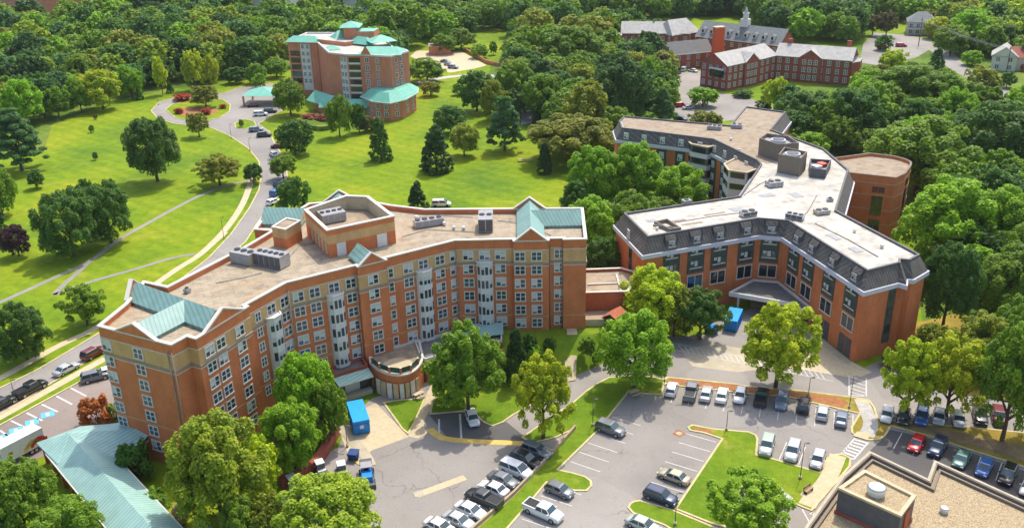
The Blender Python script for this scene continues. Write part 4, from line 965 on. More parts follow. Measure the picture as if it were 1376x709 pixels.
for A, B in (((90.5, 351.8), (97, 356.8)), ((114, 360.1), (121.5, 356.0))):
    A, B = Vector(A), Vector(B); d = (B-A).normalized(); n = Vector((d.y, -d.x)); a = math.atan2(d.y, d.x); c = (A+B)/2; L = (B-A).length
    mb = MB(); mb.box((*(c+n*.1), 4.8), (L/2, .5, 4.8), 'brick_deep', a); p = [A+n*.6, B+n*.6]
    mb.face([(*p[0], 9.6), (*p[1], 9.6), (*((p[0]+p[1])/2), 12.6)], 'brick_deep'); pv = mb.build('pavilion', t4)
    mb = MB()
    for P_, Q_ in ((p[0], p[1]),):
        mid = (P_+Q_)/2; mb.bar((*P_, 9.75), (*mid, 12.85), .5, .25, 'offwhite'); mb.bar((*mid, 12.85), (*Q_, 9.75), .5, .25, 'offwhite')
        mb.face([(*(P_-n*0), 9.6), (*mid, 12.7), (*(mid-n*6), 12.7)], 'roof_grey'); mb.face([(*mid, 12.7), (*Q_, 9.6), (*(mid-n*6), 12.7)], 'roof_grey')
    mb.build('pediment', pv)
    for u in (-2.2, 0, 2.2):
        for z in R3: q = c+d*u+n*.62; window(t4, W_INST, q.x, q.y, z, a, 0)
mb = MB(); c = (78.9, 347.6); mb.box((80.2, 350.0, 7.9), (3.3, 1.6, .25), 'offwhite', R(-52)); mb.box((80.0, 349.6, 6.2), (3.0, 1.2, 1.2), 'glass_dark', R(-52)); mb.build('sun_room', t4)
for x, y in ((112.5, 369), (133.5, 361.5)):
    mb = MB(); mb.box((x, y, 12.8), (.8, .6, 2.4), 'brick_deep', R(-25)); mb.build('chimney', t4)
mb = MB(); mb.prism(ccw([(131.3, 350.6), (135.3, 352.8), (138.3, 359), (134, 362)]), 0, 8.8, 'brick_deep', 'grey'); mb.build('side_wing', t4)
t5, *_ = wing('brick_wing', (65.2, 383.9), (86.8, 391.7), 11, 6.6, 11.0, 'roof_dark', 'brick_deep', 'two storey red brick wing with dark grey roof facing the small car park', 'brick wing', (5.0, 2.0), 4.2)
CHM = MB(); CHM.box((88.2, 388.6, 8.5), (2.1, 1.4, 8.5), 'orange_red', R(20)); CHM.box((88.2, 388.6, 17.1), (2.3, 1.6, .2), 'beige', R(20)); o = CHM.build('chimney', t5)
t6, *_ = wing('brick_wing', (53.4, 434.7), (84, 429.9), 13, 7.8, 12.2, 'roof_grey', 'brick_deep', 'long plain brick wing with a mottled pale roof at the back', 'brick wing', (5.5, 2.4), 3.4)
mb = MB(); mb.prism(ccw([(47.5, 431), (53, 430), (54, 438), (48, 439)]), 0, 7.5, 'brick_deep', 'grey'); mb.build('side_wing', t6)
t7, c7, d7, n7, a7, L7 = wing('brick_wing', (86, 424), (116, 396), 14, 7.6, 13.6, 'roof_slate', 'brick_deep', 'slate roofed brick wing with a row of dormers and a white cupola', 'brick wing', (5.6, 2.4), 4.0)
for j in range(9):
    p = Vector((86, 424))+d7*(2.6+j*4.3)+n7*2.4; z = 9.6; mb = MB()
    mb.box((p.x, p.y, z+.35), (.8, 1.1, .95), 'offwhite', a7); mb.box((p.x-n7.x*1.15, p.y-n7.y*1.15, z+.35), (.5, .05, .6), 'glass_dark', a7); gable(mb, (p.x+n7.x*.4, p.y+n7.y*.4), a7+R(90), 2.6, 1.9, z+1.3, z+2.0, 'roof_slate', 'offwhite', 0, .1); mb.build('dormer', t7)
p = c7; mb = MB(); mb.box((p.x, p.y, 14.4), (1.7, 1.7, 1.7), 'offwhite', a7); mb.cyl((p.x, p.y), 1.3, 16.1, 18.4, 'offwhite', 8, 1.2); mb.cyl((p.x, p.y), 1.5, 18.4, 18.7, 'white', 8); mb.cyl((p.x, p.y), 1.1, 18.7, 21.2, 'steel', 8, .1); mb.build('cupola', t7)
o_, *_ = wing('x', (76, 428), (90, 436), 14, 7.5, 13.2, 'roof_grey', 'brick_deep', '', '', (5.5,), 4, 3); absorb(o_, t7)
# houses
def house(px, py, L, W_, z0, z1, a, wall, roofm, label, hip=0, base=0):
    g = G(px, py); t = root('house', (*g, 0), label, 'house'); A = Vector(g)
    mb = MB(); mb.box((*g, z0/2), (L/2, W_/2, z0/2), wall, a, False)
    if not hip:
        d = Vector((math.cos(a), math.sin(a))); n = Vector((-d.y, d.x))
        for s in (-1, 1): e = A+d*s*L/2; mb.face([(*(e-n*W_/2), z0), (*(e+n*W_/2), z0), (*e, z1)], wall)
    mb.build('wall', t); mb = MB(); gable(mb, g, a, L, W_, z0, z1, roofm, None, hip, .5); mb.build('roof', t)
    d = Vector((math.cos(a), math.sin(a))); n = Vector((d.y, -d.x)); k = int(L/3)
    for j in range(k):
        for z in (1.7, 4.6):
            if z < z0-1: q = A+d*((j+.5)/k-.5)*L+n*(W_/2+.02); window(t, W_FAR, q.x, q.y, z, a, 0)
    for s, sg in ((-1, R(-90)), (1, R(90))):
        for v in (-.25, .25):
            for z in (1.7, 4.6):
                if z < z0-1: q = A+d*s*(L/2+.02)+n*v*W_; window(t, W_FAR, q.x, q.y, z, a+sg, 0)
    return t, A, d, n
h, A, d, n = house(1236, 45, 13, 12, 6.6, 10.6, R(-20), 'siding', 'roof_slate', 'white two storey house with hipped slate roof among far trees', 5)
mb = MB(); q = A+n*7; mb.box((q.x, q.y, 3.2), (6.5, 1.4, .15), 'roof_grey', R(-20))
for s in (-6, -3, 0, 3, 6): p = q+d*s+n*1.2; mb.box((p.x, p.y, 1.6), (.12, .12, 1.6), 'white', R(-20))
mb.build('porch', h)
house(1347, 92, 11, 9, 6.2, 9.6, R(62), 'siding', 'roof_grey', 'pale gabled house behind wires at the right edge', 0)
h, A, d, n = house(1376, 92, 16, 10, 5.6, 8.8, R(-5), 'siding', 'roof_red', 'cream house with rust red roof cut by the right edge', 0)
mb = MB(); q = A+n*7.2; mb.box((q.x, q.y, 1.4), (3.4, 2.2, 1.4), 'brick_rust', R(-5)); mb.build('porch', h)
hh = root('brick_store', (0, 0, 0), 'small square brick hut at the corner of the pale court behind the tower', 'hut'); g = G(591, 72); hh.location = (*g, 0); ORG[hh.name] = Vector((*g, 0))
mb = MB(); mb.box((*g, 2), (5, 4, 2), 'brick_pink', .1); mb.build('wall', hh); mb = MB(); mb.box((*g, 4.1), (5.2, 4.2, .12), 'roof_brown', .1); mb.build('roof', hh)
cw = MB(); pts = GP([(625, 69), (640, 78), (655, 86), (672, 90)]);
for i in range(3): cw.bar((*pts[i], 1.6), (*pts[i+1], 1.6), .4, 1.6, 'brick_pink')
o = cw.build('court_wall', None, (*pts[1], 0)); tag(o, 'low brick wall along the right side of the pale court', 'garden wall')
# far rooftops at the top edge
def flatblock(name, pts, z1, wall, roofm, label, wins=None):
    c = sum((Vector(p) for p in pts), Vector((0, 0)))/len(pts); t = root(name, (c.x, c.y, 0), label, 'far building'); P = ccw(pts)
    mb = MB(); mb.prism(P, 0, z1, wall, roofm); mb.build('wall', t); mb = MB(); mb.ring(P, .4, z1, z1+.5, 'offwhite', .1); mb.build('parapet', t)
    if wins:
        A, B, k, zz = wins; A, B = Vector(A), Vector(B); d = (B-A).normalized(); n = Vector((d.y, -d.x)); a = math.atan2(d.y, d.x); L = (B-A).length
        for j in range(k):
            q = A+d*L*(j+.5)/k+n*.05
            for z in zz: window(t, W_FAR, q.x, q.y, z, a, 0)
for i, (x0, y0) in enumerate(((-322, 612), (-306, 600), (-292, 588))):
    flatblock('terraced_block', [(x0-16, y0), (x0+4, y0-13), (x0+30, y0+8), (x0+8, y0+22)], 11, 'brick_pink', 'roof_white', ['pale flat roofed block furthest left beyond the wood', 'middle pale flat roofed block beyond the wood at the top left', 'nearest pale flat roofed block beyond the wood at the top left'][i], ((x0-16, y0), (x0+4, y0-13), 6, (8, 4)))
flatblock('far_apartments', [(-262, 640), (-232, 620), (-215, 640), (-245, 665)], 17, 'umber', 'grey', 'brown far block at the top edge right of the pale roofs', ((-262, 640), (-232, 620), 7, (14, 10, 6)))
flatblock('far_apartments', [(-158, 590), (-132, 580), (-126, 600), (-150, 612)], 22, 'offwhite', 'grey', 'left of two grey far blocks at the top edge above the tower', ((-158, 590), (-132, 580), 7, (19, 15, 11)))
flatblock('far_apartments', [(-100, 580), (-66, 572), (-62, 592), (-96, 602)], 21, 'offwhite', 'grey', 'right of two grey far blocks at the top edge above the tower', ((-100, 580), (-66, 572), 8, (18, 14, 10)))

# ------------------------------------------------------------------ rooftop machines (each stands on a roof by itself)
def hvac(px, py, z, L, W_, H_, a, label, style=0):
    g = G(px, py, z); t = root('air_conditioner', (*g, z), label, 'roof unit'); ca, sa = math.cos(a), math.sin(a)
    def T(u, v): return (g[0]+u*ca-v*sa, g[1]+u*sa+v*ca)
    mb = MB(); mb.box((*g, z+H_/2+.15), (L/2, W_/2, H_/2), 'steel' if style != 1 else 'beige', a, 'grey')
    k = max(1, int(L/1.1))
    mb.build('casing', t)
    for i in range(k):
        c = T((i+.5)/k*L-L/2, -W_/2-.02); mb = MB(); mb.box((*c, z+H_/2+.15), (L/k/2-.08, .04, H_/2-.15), 'darkgrey' if style == 0 else 'grey', a); mb.build('grille', t)
        c = T((i+.5)/k*L-L/2, 0); mb = MB(); mb.cyl(c, min(L/k, W_)*.38, z+H_+.15, z+H_+.32, 'darkgrey', 14, None, 'black'); mb.build('fan', t)
    mb = MB()
    for u in (-L/2+.2, L/2-.2):
        for v in (-W_/2+.2, W_/2-.2): mb.box((*T(u, v), z+.075), (.1, .1, .075), 'darkgrey', a)
    mb.build('foot', t); return t
zr = 20.2
hvac(366, 356, zr, 5.6, 2.6, 2.1, R(-26), 'large grey roof unit on the left of the beige roof', 0)
hvac(330, 352, zr, 4.2, 2.6, 1.9, R(-26), 'cream roof unit with a row of fans furthest left on the beige roof', 1)
hvac(653, 306, zr, 2.6, 5.0, 2.4, R(0), 'tall grey roof unit in the middle of the near wing roof', 0)
hvac(576, 303, zr, 5.4, 1.7, 1.2, R(22), 'long pale roof unit with a domed fan right of the penthouse', 2)
hvac(446, 296, 22.65, 4.4, 3.2, 1.6, R(30), 'cluster of pale ducts in the open top of the penthouse', 2)
hvac(252, 393, zr, .9, .8, .6, R(-26), 'small white box unit on the beige roof above the teal cross roof', 2)
hvac(256, 432, zr, .9, .8, .6, R(-26), 'small white box unit in the corner of the teal cross roof', 2)
z2 = 16.36
hvac(1005, 290, z2, 3.2, 1.6, .9, R(20), 'row of dark fans on the white roof left of the bend', 0)
hvac(1068, 294, z2, 3.4, 1.6, .9, R(-35), 'row of dark fans on the white roof right of the bend', 0)
hvac(1104, 287, z2, 2.8, 1.8, .7, R(15), 'low beige unit on the white roof near the right wing', 1)
hvac(1040, 250, z2, 3.2, 2.2, 1.0, R(15), 'round topped unit with orange trim on the white roof', 2)
hvac(922, 274, z2, 1.8, 1.2, .8, R(20), 'single small unit on the far left of the white roof', 2)
hvac(960, 174, z2, 3.6, 1.8, .9, R(-20), 'left group of white fans on the brown roof', 2)
hvac(990, 172, z2, 2.8, 2.0, .9, R(-20), 'right group of white fans on the brown roof', 2)
hvac(1115, 270, z2, 1.2, 1.0, .5, R(0), 'tiny grey unit on the white roof under the brick wing', 2)
for i, (x, y, z, r, l) in enumerate(((597, 303, zr, .35, 'left small white pipe vent beside the long pale unit'), (610, 308, zr, .3, 'middle small white pipe vent beside the long pale unit'), (623, 309, zr, .35, 'right small white pipe vent beside the long pale unit'), (560, 296, zr, .45, 'round white turbine vent behind the long pale unit'), (1148, 312, z2, .3, 'small grey pipe vent on the right wing of the white roof'), (1185, 333, z2, .35, 'grey pipe vent near the end of the white roof'), (883, 309, z2, .3, 'small pipe vent near the left end of the white roof'), (982, 189, z2, .35, 'small white vent in the middle of the brown roof'), (993, 203, z2, .3, 'small white vent by the edge of the brown roof'))):
    roof_vent(x, y, z, r, r*2, l)
# ------------------------------------------------------------------ trees
def quads_mesh(name, C, N, S, mat='leaf', asp=1.3, zs=.5):
    """one small leaf-cluster face per centre C, facing N, size S"""
    n = len(C); N = N/np.linalg.norm(N, axis=1, keepdims=True)
    r = rng.normal(size=(n, 3)); U = np.cross(N, r); U /= np.linalg.norm(U, axis=1, keepdims=True); V = np.cross(N, U)
    S = S.reshape(-1, 1); U = U*S*asp/2; V = V*S/2; U[:, 2] *= zs; V[:, 2] *= zs
    # slightly folded, leaf-like rhombus
    v = np.empty((n, 4, 3)); v[:, 0] = C-U; v[:, 1] = C-V*.9-U*.1; v[:, 2] = C+U; v[:, 3] = C+V*.9-U*.1
    me = bpy.data.meshes.new(name); me.vertices.add(n*4); me.vertices.foreach_set('co', v.reshape(-1).astype(np.float32))
    me.loops.add(n*4); me.loops.foreach_set('vertex_index', np.arange(n*4, dtype=np.int32))
    me.polygons.add(n); me.polygons.foreach_set('loop_start', np.arange(0, n*4, 4, dtype=np.int32)); me.polygons.foreach_set('loop_total', np.full(n, 4, dtype=np.int32))
    me.materials.append(MATS[mat]); me.update(calc_edges=True); me.validate(); return me
def lobes(kind):
    """many small leaf clumps over an uneven hull, in the unit frame (x, y, z, radius)"""
    L = []
    P_ = {'round': (150, .52, .49, .60, .10, .17), 'spread': (145, .50, .47, .65, .09, .16), 'airy': (125, .54, .47, .5, .075, .14), 'pine': (90, .55, .42, .5, .10, .17), 'shrub': (60, .45, .5, .6, .12, .2), 'cone': (120, .5, .5, .5, .08, .13)}[kind]
    n, zc, hz, inner, r0, r1 = P_
    B = rng.normal(size=(12, 3)); B /= np.linalg.norm(B, axis=1, keepdims=True); A = rng.uniform(-.26, .22, 12)
    for i in range(n):
        d = rng.normal(size=3); d /= np.linalg.norm(d)
        if d[2] < -.8: d[2] = -d[2]
        m_ = 1+float((A*np.exp(-(1-B@d)*7)).sum()); q = rng.uniform(inner, .93)*m_; q = min(q, 1.02)
        x, y, z = d[0]*q, d[1]*q, zc+d[2]*q*hz
        if kind == 'spread': z = zc+math.copysign(abs(d[2])**.8, d[2])*q*hz; x *= 1.04; y *= 1.04
        if kind == 'pine':
            z = .18+.8*rng.random()**1.1; k = (1-(z-.18)/.82)**.6*.9+.08; a = rng.uniform(0, 6.28); q = k*rng.uniform(.45, .95); x, y = q*math.cos(a), q*math.sin(a)
            z = round(z*9)/9+rng.uniform(-.02, .02)
        if kind == 'cone':
            z = .04+.93*rng.random()**1.25; k = (1-z)**.68*.86+.03; a = rng.uniform(0, 6.28); q = k*rng.uniform(.75, 1.0)*(1+.05*math.sin(a*3+z*9)); x, y = q*math.cos(a), q*math.sin(a)
        L.append((x, y, z, rng.uniform(r0, r1)*(1.15 if q < .6 else 1)))
    if kind == 'cone':
        for t in np.linspace(.06, .95, 14): L.append((0, 0, t, .72*(1-t)**.68+.02))
    elif kind == 'pine':
        for t in np.linspace(.3, .9, 4): L.append((0, 0, t, .3))
    elif kind == 'airy':
        for i in range(5): L.append((rng.uniform(-.3, .3), rng.uniform(-.3, .3), zc+rng.uniform(-.15, .12), .26))
    else:
        for i in range(7): L.append((rng.uniform(-.32, .32), rng.uniform(-.32, .32), zc+rng.uniform(-.16, .12), .36))
    return np.array(L)
# z radius factor of lobes: crowns are drawn in a unit frame (R, R, H); lobes must look round there
ASP = {'round': .62, 'spread': .75, 'airy': .62, 'cone': .35, 'pine': .28, 'shrub': .9}
def crown_mesh(kind, n, size):
    L = lobes(kind); az = ASP[kind]; w = L[:, 3]**2; w = np.minimum(w, .035); w /= w.sum()
    idx = rng.choice(len(L), n, p=w); D = rng.normal(size=(n, 3)); D /= np.linalg.norm(D, axis=1, keepdims=True)
    D[:, 2] = np.where(D[:, 2] < -.5, -D[:, 2], D[:, 2])
    bump = 1+.12*np.sin(D[:, 0]*9+idx)*np.sin(D[:, 1]*8+idx*2)*np.sin(D[:, 2]*7+idx*3)
    rad = L[idx, 3]*(rng.uniform(.3, 1.2, n)**.45)*bump
    C = L[idx, :3].copy(); C[:, 0] += D[:, 0]*rad; C[:, 1] += D[:, 1]*rad; C[:, 2] += D[:, 2]*rad*az
    # drop most of what lies deep inside other lobes
    keep = np.ones(n, bool)
    for l in L:
        q = C-l[:3]; q[:, 2] /= az; dist = np.sqrt((q**2).sum(1)); deep = dist < l[3]*.7; keep &= ~(deep & (rng.random(n) < .7))
    C = C[keep]; D = D[keep]; m_ = len(C)
    C[:, 2] = np.clip(C[:, 2], .02, 1.02)
    N = D*1.0+rng.normal(size=(m_, 3))*.6+np.array([0, 0, .75]); S = size*rng.uniform(.6, 1.35, m_)
    # a few stray sprays beyond the outline
    return quads_mesh('crown', C, N, S)
def trunk_mesh(kind):
    mb = MB(); top = {'cone': .9, 'pine': .92}.get(kind, .6); b = .045
    mb.tube([(0, 0, -.01), (.01, 0, .15), (-.01, .01, .35), (0, 0, top)], [b*1.35, b, b*.8, b*.25], 'bark', 8)
    if kind not in ('cone', 'shrub'):
        for i in range(8):
            a = i*2.4; z0 = .2+.04*i; r = rng.uniform(.45, .75)
            mb.tube([(0, 0, z0), (r*.4*math.cos(a), r*.4*math.sin(a), z0+.10), (r*math.cos(a), r*math.sin(a), z0+.22)], [b*.5, b*.35, b*.12], 'bark', 5)
    if kind == 'shrub':
        for i in range(5):
            a = i*1.3; mb.tube([(0, 0, 0), (.4*math.cos(a), .4*math.sin(a), .5)], [b*.6, b*.2], 'bark', 5)
    return mb.mesh('trunk')
PROTO = {}
LOD = {'hi': (40000, .046), 'mid': (13000, .078), 'lo': (3000, .15)}
def proto(kind, lod):
    k = (kind, lod)
    if k not in PROTO:
        n, s = LOD[lod]
        if kind == 'airy': n = int(n*.75)
        if kind == 'shrub' and lod != 'lo': n //= 2; s *= 1.3
        nv = {'hi': 2, 'mid': 3, 'lo': 3}[lod]
        PROTO[k] = [(crown_mesh(kind, n, s), trunk_mesh(kind)) for _ in range(nv)]
    return PROTO[k]
LEAFC = {'dark': (0.083, 0.181, 0.03), 'mid': (0.17, 0.285, 0.025), 'lime': (0.40, 0.48, 0.02), 'bright': (0.22, 0.39, 0.02), 'olive': (0.248, 0.282, 0.034), 'ylime': (0.27, 0.36, 0.03), 'bluish': (0.101, 0.22, 0.075), 'deep': (0.064, 0.147, 0.035), 'purple': (0.075, 0.04, 0.055), 'brownish': (0.17, 0.15, 0.07), 'yellow': (0.3, 0.34, 0.02), 'red': (0.42, 0.07, 0.03), 'orange': (0.48, 0.16, 0.05), 'pink': (0.42, 0.17, 0.13), 'cream': (0.5, 0.46, 0.28), 'ever': (0.052, 0.115, 0.034), 'pinegreen': (0.09, 0.208, 0.068)}
TREES = []
def tree(px, top, base, wpx, kind, col, label, name=None, group=None, cat=None, z0=0.0):
    g = G(px, base, z0); lo, hi = z0, z0+60
    for _ in range(30):
        m_ = (lo+hi)/2
        if proj(*g, m_)[1] > top: lo = m_
        else: hi = m_
    H = lo-z0; a = proj(g[0]-1, g[1], z0+H*.55); b = proj(g[0]+1, g[1], z0+H*.55); R_ = wpx/(b[0]-a[0])
    # the top silhouette line is reached by the back of the crown, not by its axis
    H = max(1.0, H-.15*R_)
    return tree_at(g, z0, H, R_, kind, col, label, name, group, cat, wpx)
def tree_at(g, z0, H, R_, kind, col, label, name=None, group=None, cat=None, wpx=20):
    lod = 'hi' if wpx > 62 else ('mid' if wpx > 26 else 'lo')
    cr, tr = random.choice(proto(kind, lod))
    nm = name or {'cone': 'conifer_tree', 'pine': 'pine_tree', 'shrub': 'shrub'}.get(kind, 'broadleaf_tree')
    t = root(nm, (g[0], g[1], z0), label, cat or {'shrub': 'shrub'}.get(kind, 'tree'), group, None, random.uniform(0, 6.28)); t.scale = (R_, R_, H)
    c = inst(cr, 'crown', t, (0, 0, 0)); k = random.uniform(.9, 1.12); cc = LEAFC[col]; c.color = (cc[0]*k, cc[1]*random.uniform(.94, 1.06)*k, cc[2]*k, 1)
    inst(tr, 'trunk', t, (0, 0, 0)); TREES.append((g[0], g[1], R_)); return t
T = tree
# near trees, bottom left
T(300, 556, 706, 142, 'round', 'ylime', 'huge yellow-green tree at the bottom in front of the brick corner')
T(446, 640, 752, 150, 'round', 'ylime', 'wide lime green tree cut by the bottom edge below the service yard')
T(417, 472, 582, 88, 'round', 'bright', 'upper bright green tree against the brick front beside the blue skip')
T(398, 535, 632, 92, 'round', 'bright', 'bright green tree just above the curved red garden wall')
T(447, 512, 596, 52, 'round', 'mid', 'green tree leaning toward the loading dock')
T(352, 585, 668, 62, 'round', 'lime', 'lime tree between the huge olive tree and the curved wall')
T(376, 586, 640, 34, 'shrub', 'cream', 'cream flowering bush above the left end of the curved wall', 'flowering_shrub')
T(330, 668, 745, 70, 'round', 'mid', 'mid green tree at the bottom edge under the huge olive tree')
T(372, 660, 742, 60, 'round', 'olive', 'olive tree at the bottom edge left of the wide lime tree')
T(38, 618, 722, 104, 'spread', 'mid', 'broad green tree in the bottom left corner by the lorry')
T(98, 668, 745, 100, 'round', 'mid', 'green tree left of the teal walkway roof at the bottom edge')
T(4, 680, 745, 60, 'round', 'dark', 'dark tree tucked in the very bottom left corner')
T(37, 408, 482, 76, 'spread', 'dark', 'dark round lawn tree beside the street at the left edge')
T(118, 382, 436, 66, 'airy', 'mid', 'open green tree on the lawn below the V of footpaths')
T(133, 528, 569, 46, 'shrub', 'orange', 'red and orange flowering bush beside the teal canopy', 'flowering_shrub')
T(155, 540, 566, 30, 'shrub', 'olive', 'olive bush between the orange bush and the brick corner')
T(187, 588, 642, 50, 'shrub', 'dark', 'dense dark green bush between walkway and brick end wall')
T(212, 655, 690, 40, 'shrub', 'mid', 'low green bush on the shaded lawn by the walkway')
T(245, 672, 700, 30, 'shrub', 'cream', 'pale bush under the huge olive tree')
# front centre
T(630, 436, 556, 112, 'airy', 'mid', 'large leafy tree in front of the low wing with a shaded bay below')
T(606, 470, 540, 60, 'round', 'bright', 'bright smaller tree touching the left of the large leafy one')
T(730, 473, 589, 94, 'airy', 'lime', 'tall yellow-green tree between the service yard and the car park')
T(694, 436, 512, 42, 'cone', 'ever', 'dark slender conifer before the brick wing', z0=.5)
T(663, 462, 506, 34, 'round', 'olive', 'small olive tree left of the slender conifer', z0=.5)
T(720, 462, 486, 24, 'shrub', 'bright', 'bright bush right of the slender conifer', z0=1.8)
T(738, 452, 474, 20, 'shrub', 'dark', 'dark bush close to the brick wing base', z0=3.0)
T(712, 446, 478, 22, 'shrub', 'dark', 'dark bush in the corner behind the slender conifer', z0=2.5)
T(788, 450, 476, 26, 'shrub', 'mid', 'clipped green bush beside the entrance steps', z0=2.5)
T(803, 470, 488, 18, 'shrub', 'mid', 'small bush on the road edge under the steps', z0=0.6)
T(852, 408, 520, 108, 'round', 'bright', 'dense bright green round tree between the two big blocks')
T(874, 350, 446, 92, 'round', 'lime', 'yellow-green tree rising in front of the mansard block', z0=0)
T(905, 383, 452, 60, 'round', 'olive', 'olive tree in front of the green panels')
T(940, 385, 456, 74, 'airy', 'dark', 'dark open tree left of the blue skips')
T(1042, 404, 521, 116, 'airy', 'lime', 'spreading lime tree in front of the entrance canopy')
T(1003, 640, 722, 122, 'airy', 'bright', 'bright tree on the central lawn at the bottom edge')
# right
T(1266, 322, 444, 84, 'spread', 'dark', 'dark glossy tree at the right end of the mansard block')
T(1217, 455, 562, 86, 'airy', 'lime', 'left lime tree shading the upper right row of cars')
T(1270, 448, 562, 104, 'airy', 'lime', 'middle lime tree shading the upper right row of cars')
T(1346, 436, 592, 108, 'airy', 'mid', 'tall green tree with thick trunk at the right edge of the car park')
T(1312, 418, 500, 90, 'airy', 'olive', 'olive tree behind the lime trees on the right')
T(1255, 432, 480, 50, 'shrub', 'olive', 'olive bush right of the brick end wall')
T(1225, 478, 500, 40, 'shrub', 'mid', 'green bush at the foot of the brick end wall')
T(1195, 470, 492, 26, 'shrub', 'dark', 'dark bush beside the stair at the brick end wall')
T(1376, 400, 500, 90, 'spread', 'mid', 'green tree cut by the right edge above the car park')
T(1384, 500, 590, 60, 'airy', 'bright', 'bright branch cut by the right edge over the cars')
T(1350, 322, 430, 110, 'round', 'mid', 'large green tree right of the dark glossy tree')
T(1264, 232, 352, 132, 'round', 'bright', 'huge bright tree right of the rounded brick wing')
T(1335, 248, 356, 110, 'round', 'bright', 'bright tree above the large one at the right edge')
T(1380, 290, 400, 100, 'round', 'mid', 'green tree cut by the right edge halfway down')
T(1228, 144, 262, 150, 'round', 'mid', 'very wide green tree behind the rounded brick wing')
T(1336, 136, 242, 128, 'spread', 'dark', 'dark wide tree with visible trunk at the right edge')
T(1292, 195, 262, 60, 'round', 'mid', 'green tree in the gap left of the dark wide tree')
T(1145, 112, 196, 92, 'spread', 'dark', 'dark tree below the right end of the red institution')
T(1082, 116, 184, 84, 'spread', 'dark', 'dark tree below the middle of the red institution')
T(1110, 130, 196, 60, 'round', 'mid', 'mid green tree between the two dark ones below the institution')
T(1216, 78, 160, 110, 'round', 'mid', 'broad green tree above the very wide one')
T(1270, 92, 168, 84, 'round', 'mid', 'green tree left of the olive tree by the street')
T(1316, 84, 148, 62, 'airy', 'olive', 'olive tree beside the bend of the far street')
T(1172, 82, 128, 50, 'airy', 'olive', 'olive tree right of the red institution')
T(1195, 62, 104, 50, 'airy', 'lime', 'lime tree below the parked red vehicles')
T(1040, 102, 150, 46, 'airy', 'lime', 'lime tree in front of the red institution')
T(1058, 112, 166, 48, 'pine', 'pinegreen', 'blue-green pine beside the lime tree by the institution', )
T(1072, 175, 205, 36, 'shrub', 'mid', 'green bush beside the brown flat roof')
T(1090, 176, 214, 46, 'round', 'bright', 'small bright tree right of the roof plant rooms')
T(1190, 14, 50, 34, 'airy', 'brownish', 'right brownish thin crowned tree near the slate roofed house')
T(1172, 18, 48, 26, 'airy', 'brownish', 'left brownish thin crowned tree near the slate roofed house')
T(1188, 46, 68, 26, 'round', 'dark', 'dark small tree over the red vehicles')
T(1258, 62, 92, 26, 'cone', 'deep', 'dark drooping conifer beside the far street')
T(1276, 30, 74, 50, 'round', 'mid', 'green tree left of the far street above the conifer')
T(1306, 66, 88, 30, 'round', 'bright', 'small round bright tree in front of the pale gabled house')
T(1352, 96, 118, 24, 'round', 'dark', 'dark little tree before the cream house')
T(1302, 12, 68, 60, 'round', 'bright', 'bright tree above the far street bend')
T(1260, 20, 52, 40, 'round', 'lime', 'lime tree right of the slate roofed house')
T(1345, 30, 74, 46, 'round', 'dark', 'dark tree behind the pale gabled house')
T(1385, 40, 90, 50, 'round', 'mid', 'mid green tree at the right edge behind the cream house')
# between the lawn and the mansard block
T(800, 192, 288, 84, 'round', 'bright', 'left of the bright trees left of the courtyard')
T(852, 186, 282, 86, 'round', 'bright', 'middle bright tree by the courtyard')
T(908, 212, 292, 88, 'round', 'bright', 'bright tree in the courtyard mouth beside the curved bays')
T(792, 262, 345, 82, 'round', 'bright', 'bright tree on the edge of the lawn right of the brick wing')
T(846, 250, 340, 84, 'round', 'mid', 'green tree just behind the white roof corner')
T(806, 318, 392, 60, 'round', 'dark', 'dark tree filling the gap between the two big blocks')
T(775, 240, 300, 50, 'round', 'dark', 'dark tree behind the right gable of the brick wing')
T(884, 262, 312, 60, 'round', 'mid', 'green tree behind the back edge of the white roof')
T(766, 148, 216, 122, 'spread', 'olive', 'broad olive tree on the right edge of the big lawn')
T(732, 189, 233, 27, 'cone', 'ever', 'small dark cone tree on the right of the big lawn')
T(722, 134, 168, 16, 'cone', 'ever', 'thin dark cone tree in the middle wood')
T(832, 62, 172, 96, 'round', 'deep', 'tallest very dark tree in the middle wood')
T(778, 98, 168, 92, 'round', 'mid', 'clumpy pale topped tree left of the tallest dark one')
T(866, 72, 132, 40, 'round', 'mid', 'green tree right of the tallest dark one')
T(775, 28, 100, 100, 'round', 'mid', 'big green tree at the top of the middle wood')
T(702, 56, 112, 62, 'round', 'dark', 'dark tree on the left of the middle wood')
T(742, 74, 118, 62, 'round', 'mid', 'green tree in the middle wood above the cone tree')
T(705, 112, 142, 40, 'round', 'dark', 'low dark tree at the left foot of the middle wood')
T(817, 22, 70, 16, 'round', 'yellow', 'yellow tree beside the mottled roofed wing')
T(885, 70, 113, 34, 'round', 'purple', 'dark purple tree at the small car park')
T(890, 116, 166, 42, 'pine', 'pinegreen', 'blue-green tree at the left end of the brown roof')
T(866, 148, 170, 36, 'shrub', 'bright', 'bright bush behind the left end of the mansard wing')
T(944, 113, 143, 42, 'round', 'bright', 'round bright tree in the institution forecourt')
T(944, 145, 168, 40, 'shrub', 'olive', 'olive bush behind the brown roof')
T(962, 152, 168, 24, 'shrub', 'olive', 'smaller olive bush right of the other behind the brown roof')
T(866, 54, 76, 18, 'cone', 'ever', 'dark conifer in front of the mottled roofed wing')
T(855, 62, 82, 24, 'round', 'mid', 'small green tree by the mottled roofed wing')
T(896, 102, 122, 20, 'round', 'lime', 'small lime tree beside the purple tree')
T(998, 118, 130, 30, 'shrub', 'dark', 'dark hedge bush at the foot of the institution')
T(1025, 132, 145, 26, 'shrub', 'dark', 'dark bush on the court beside the brown roof')
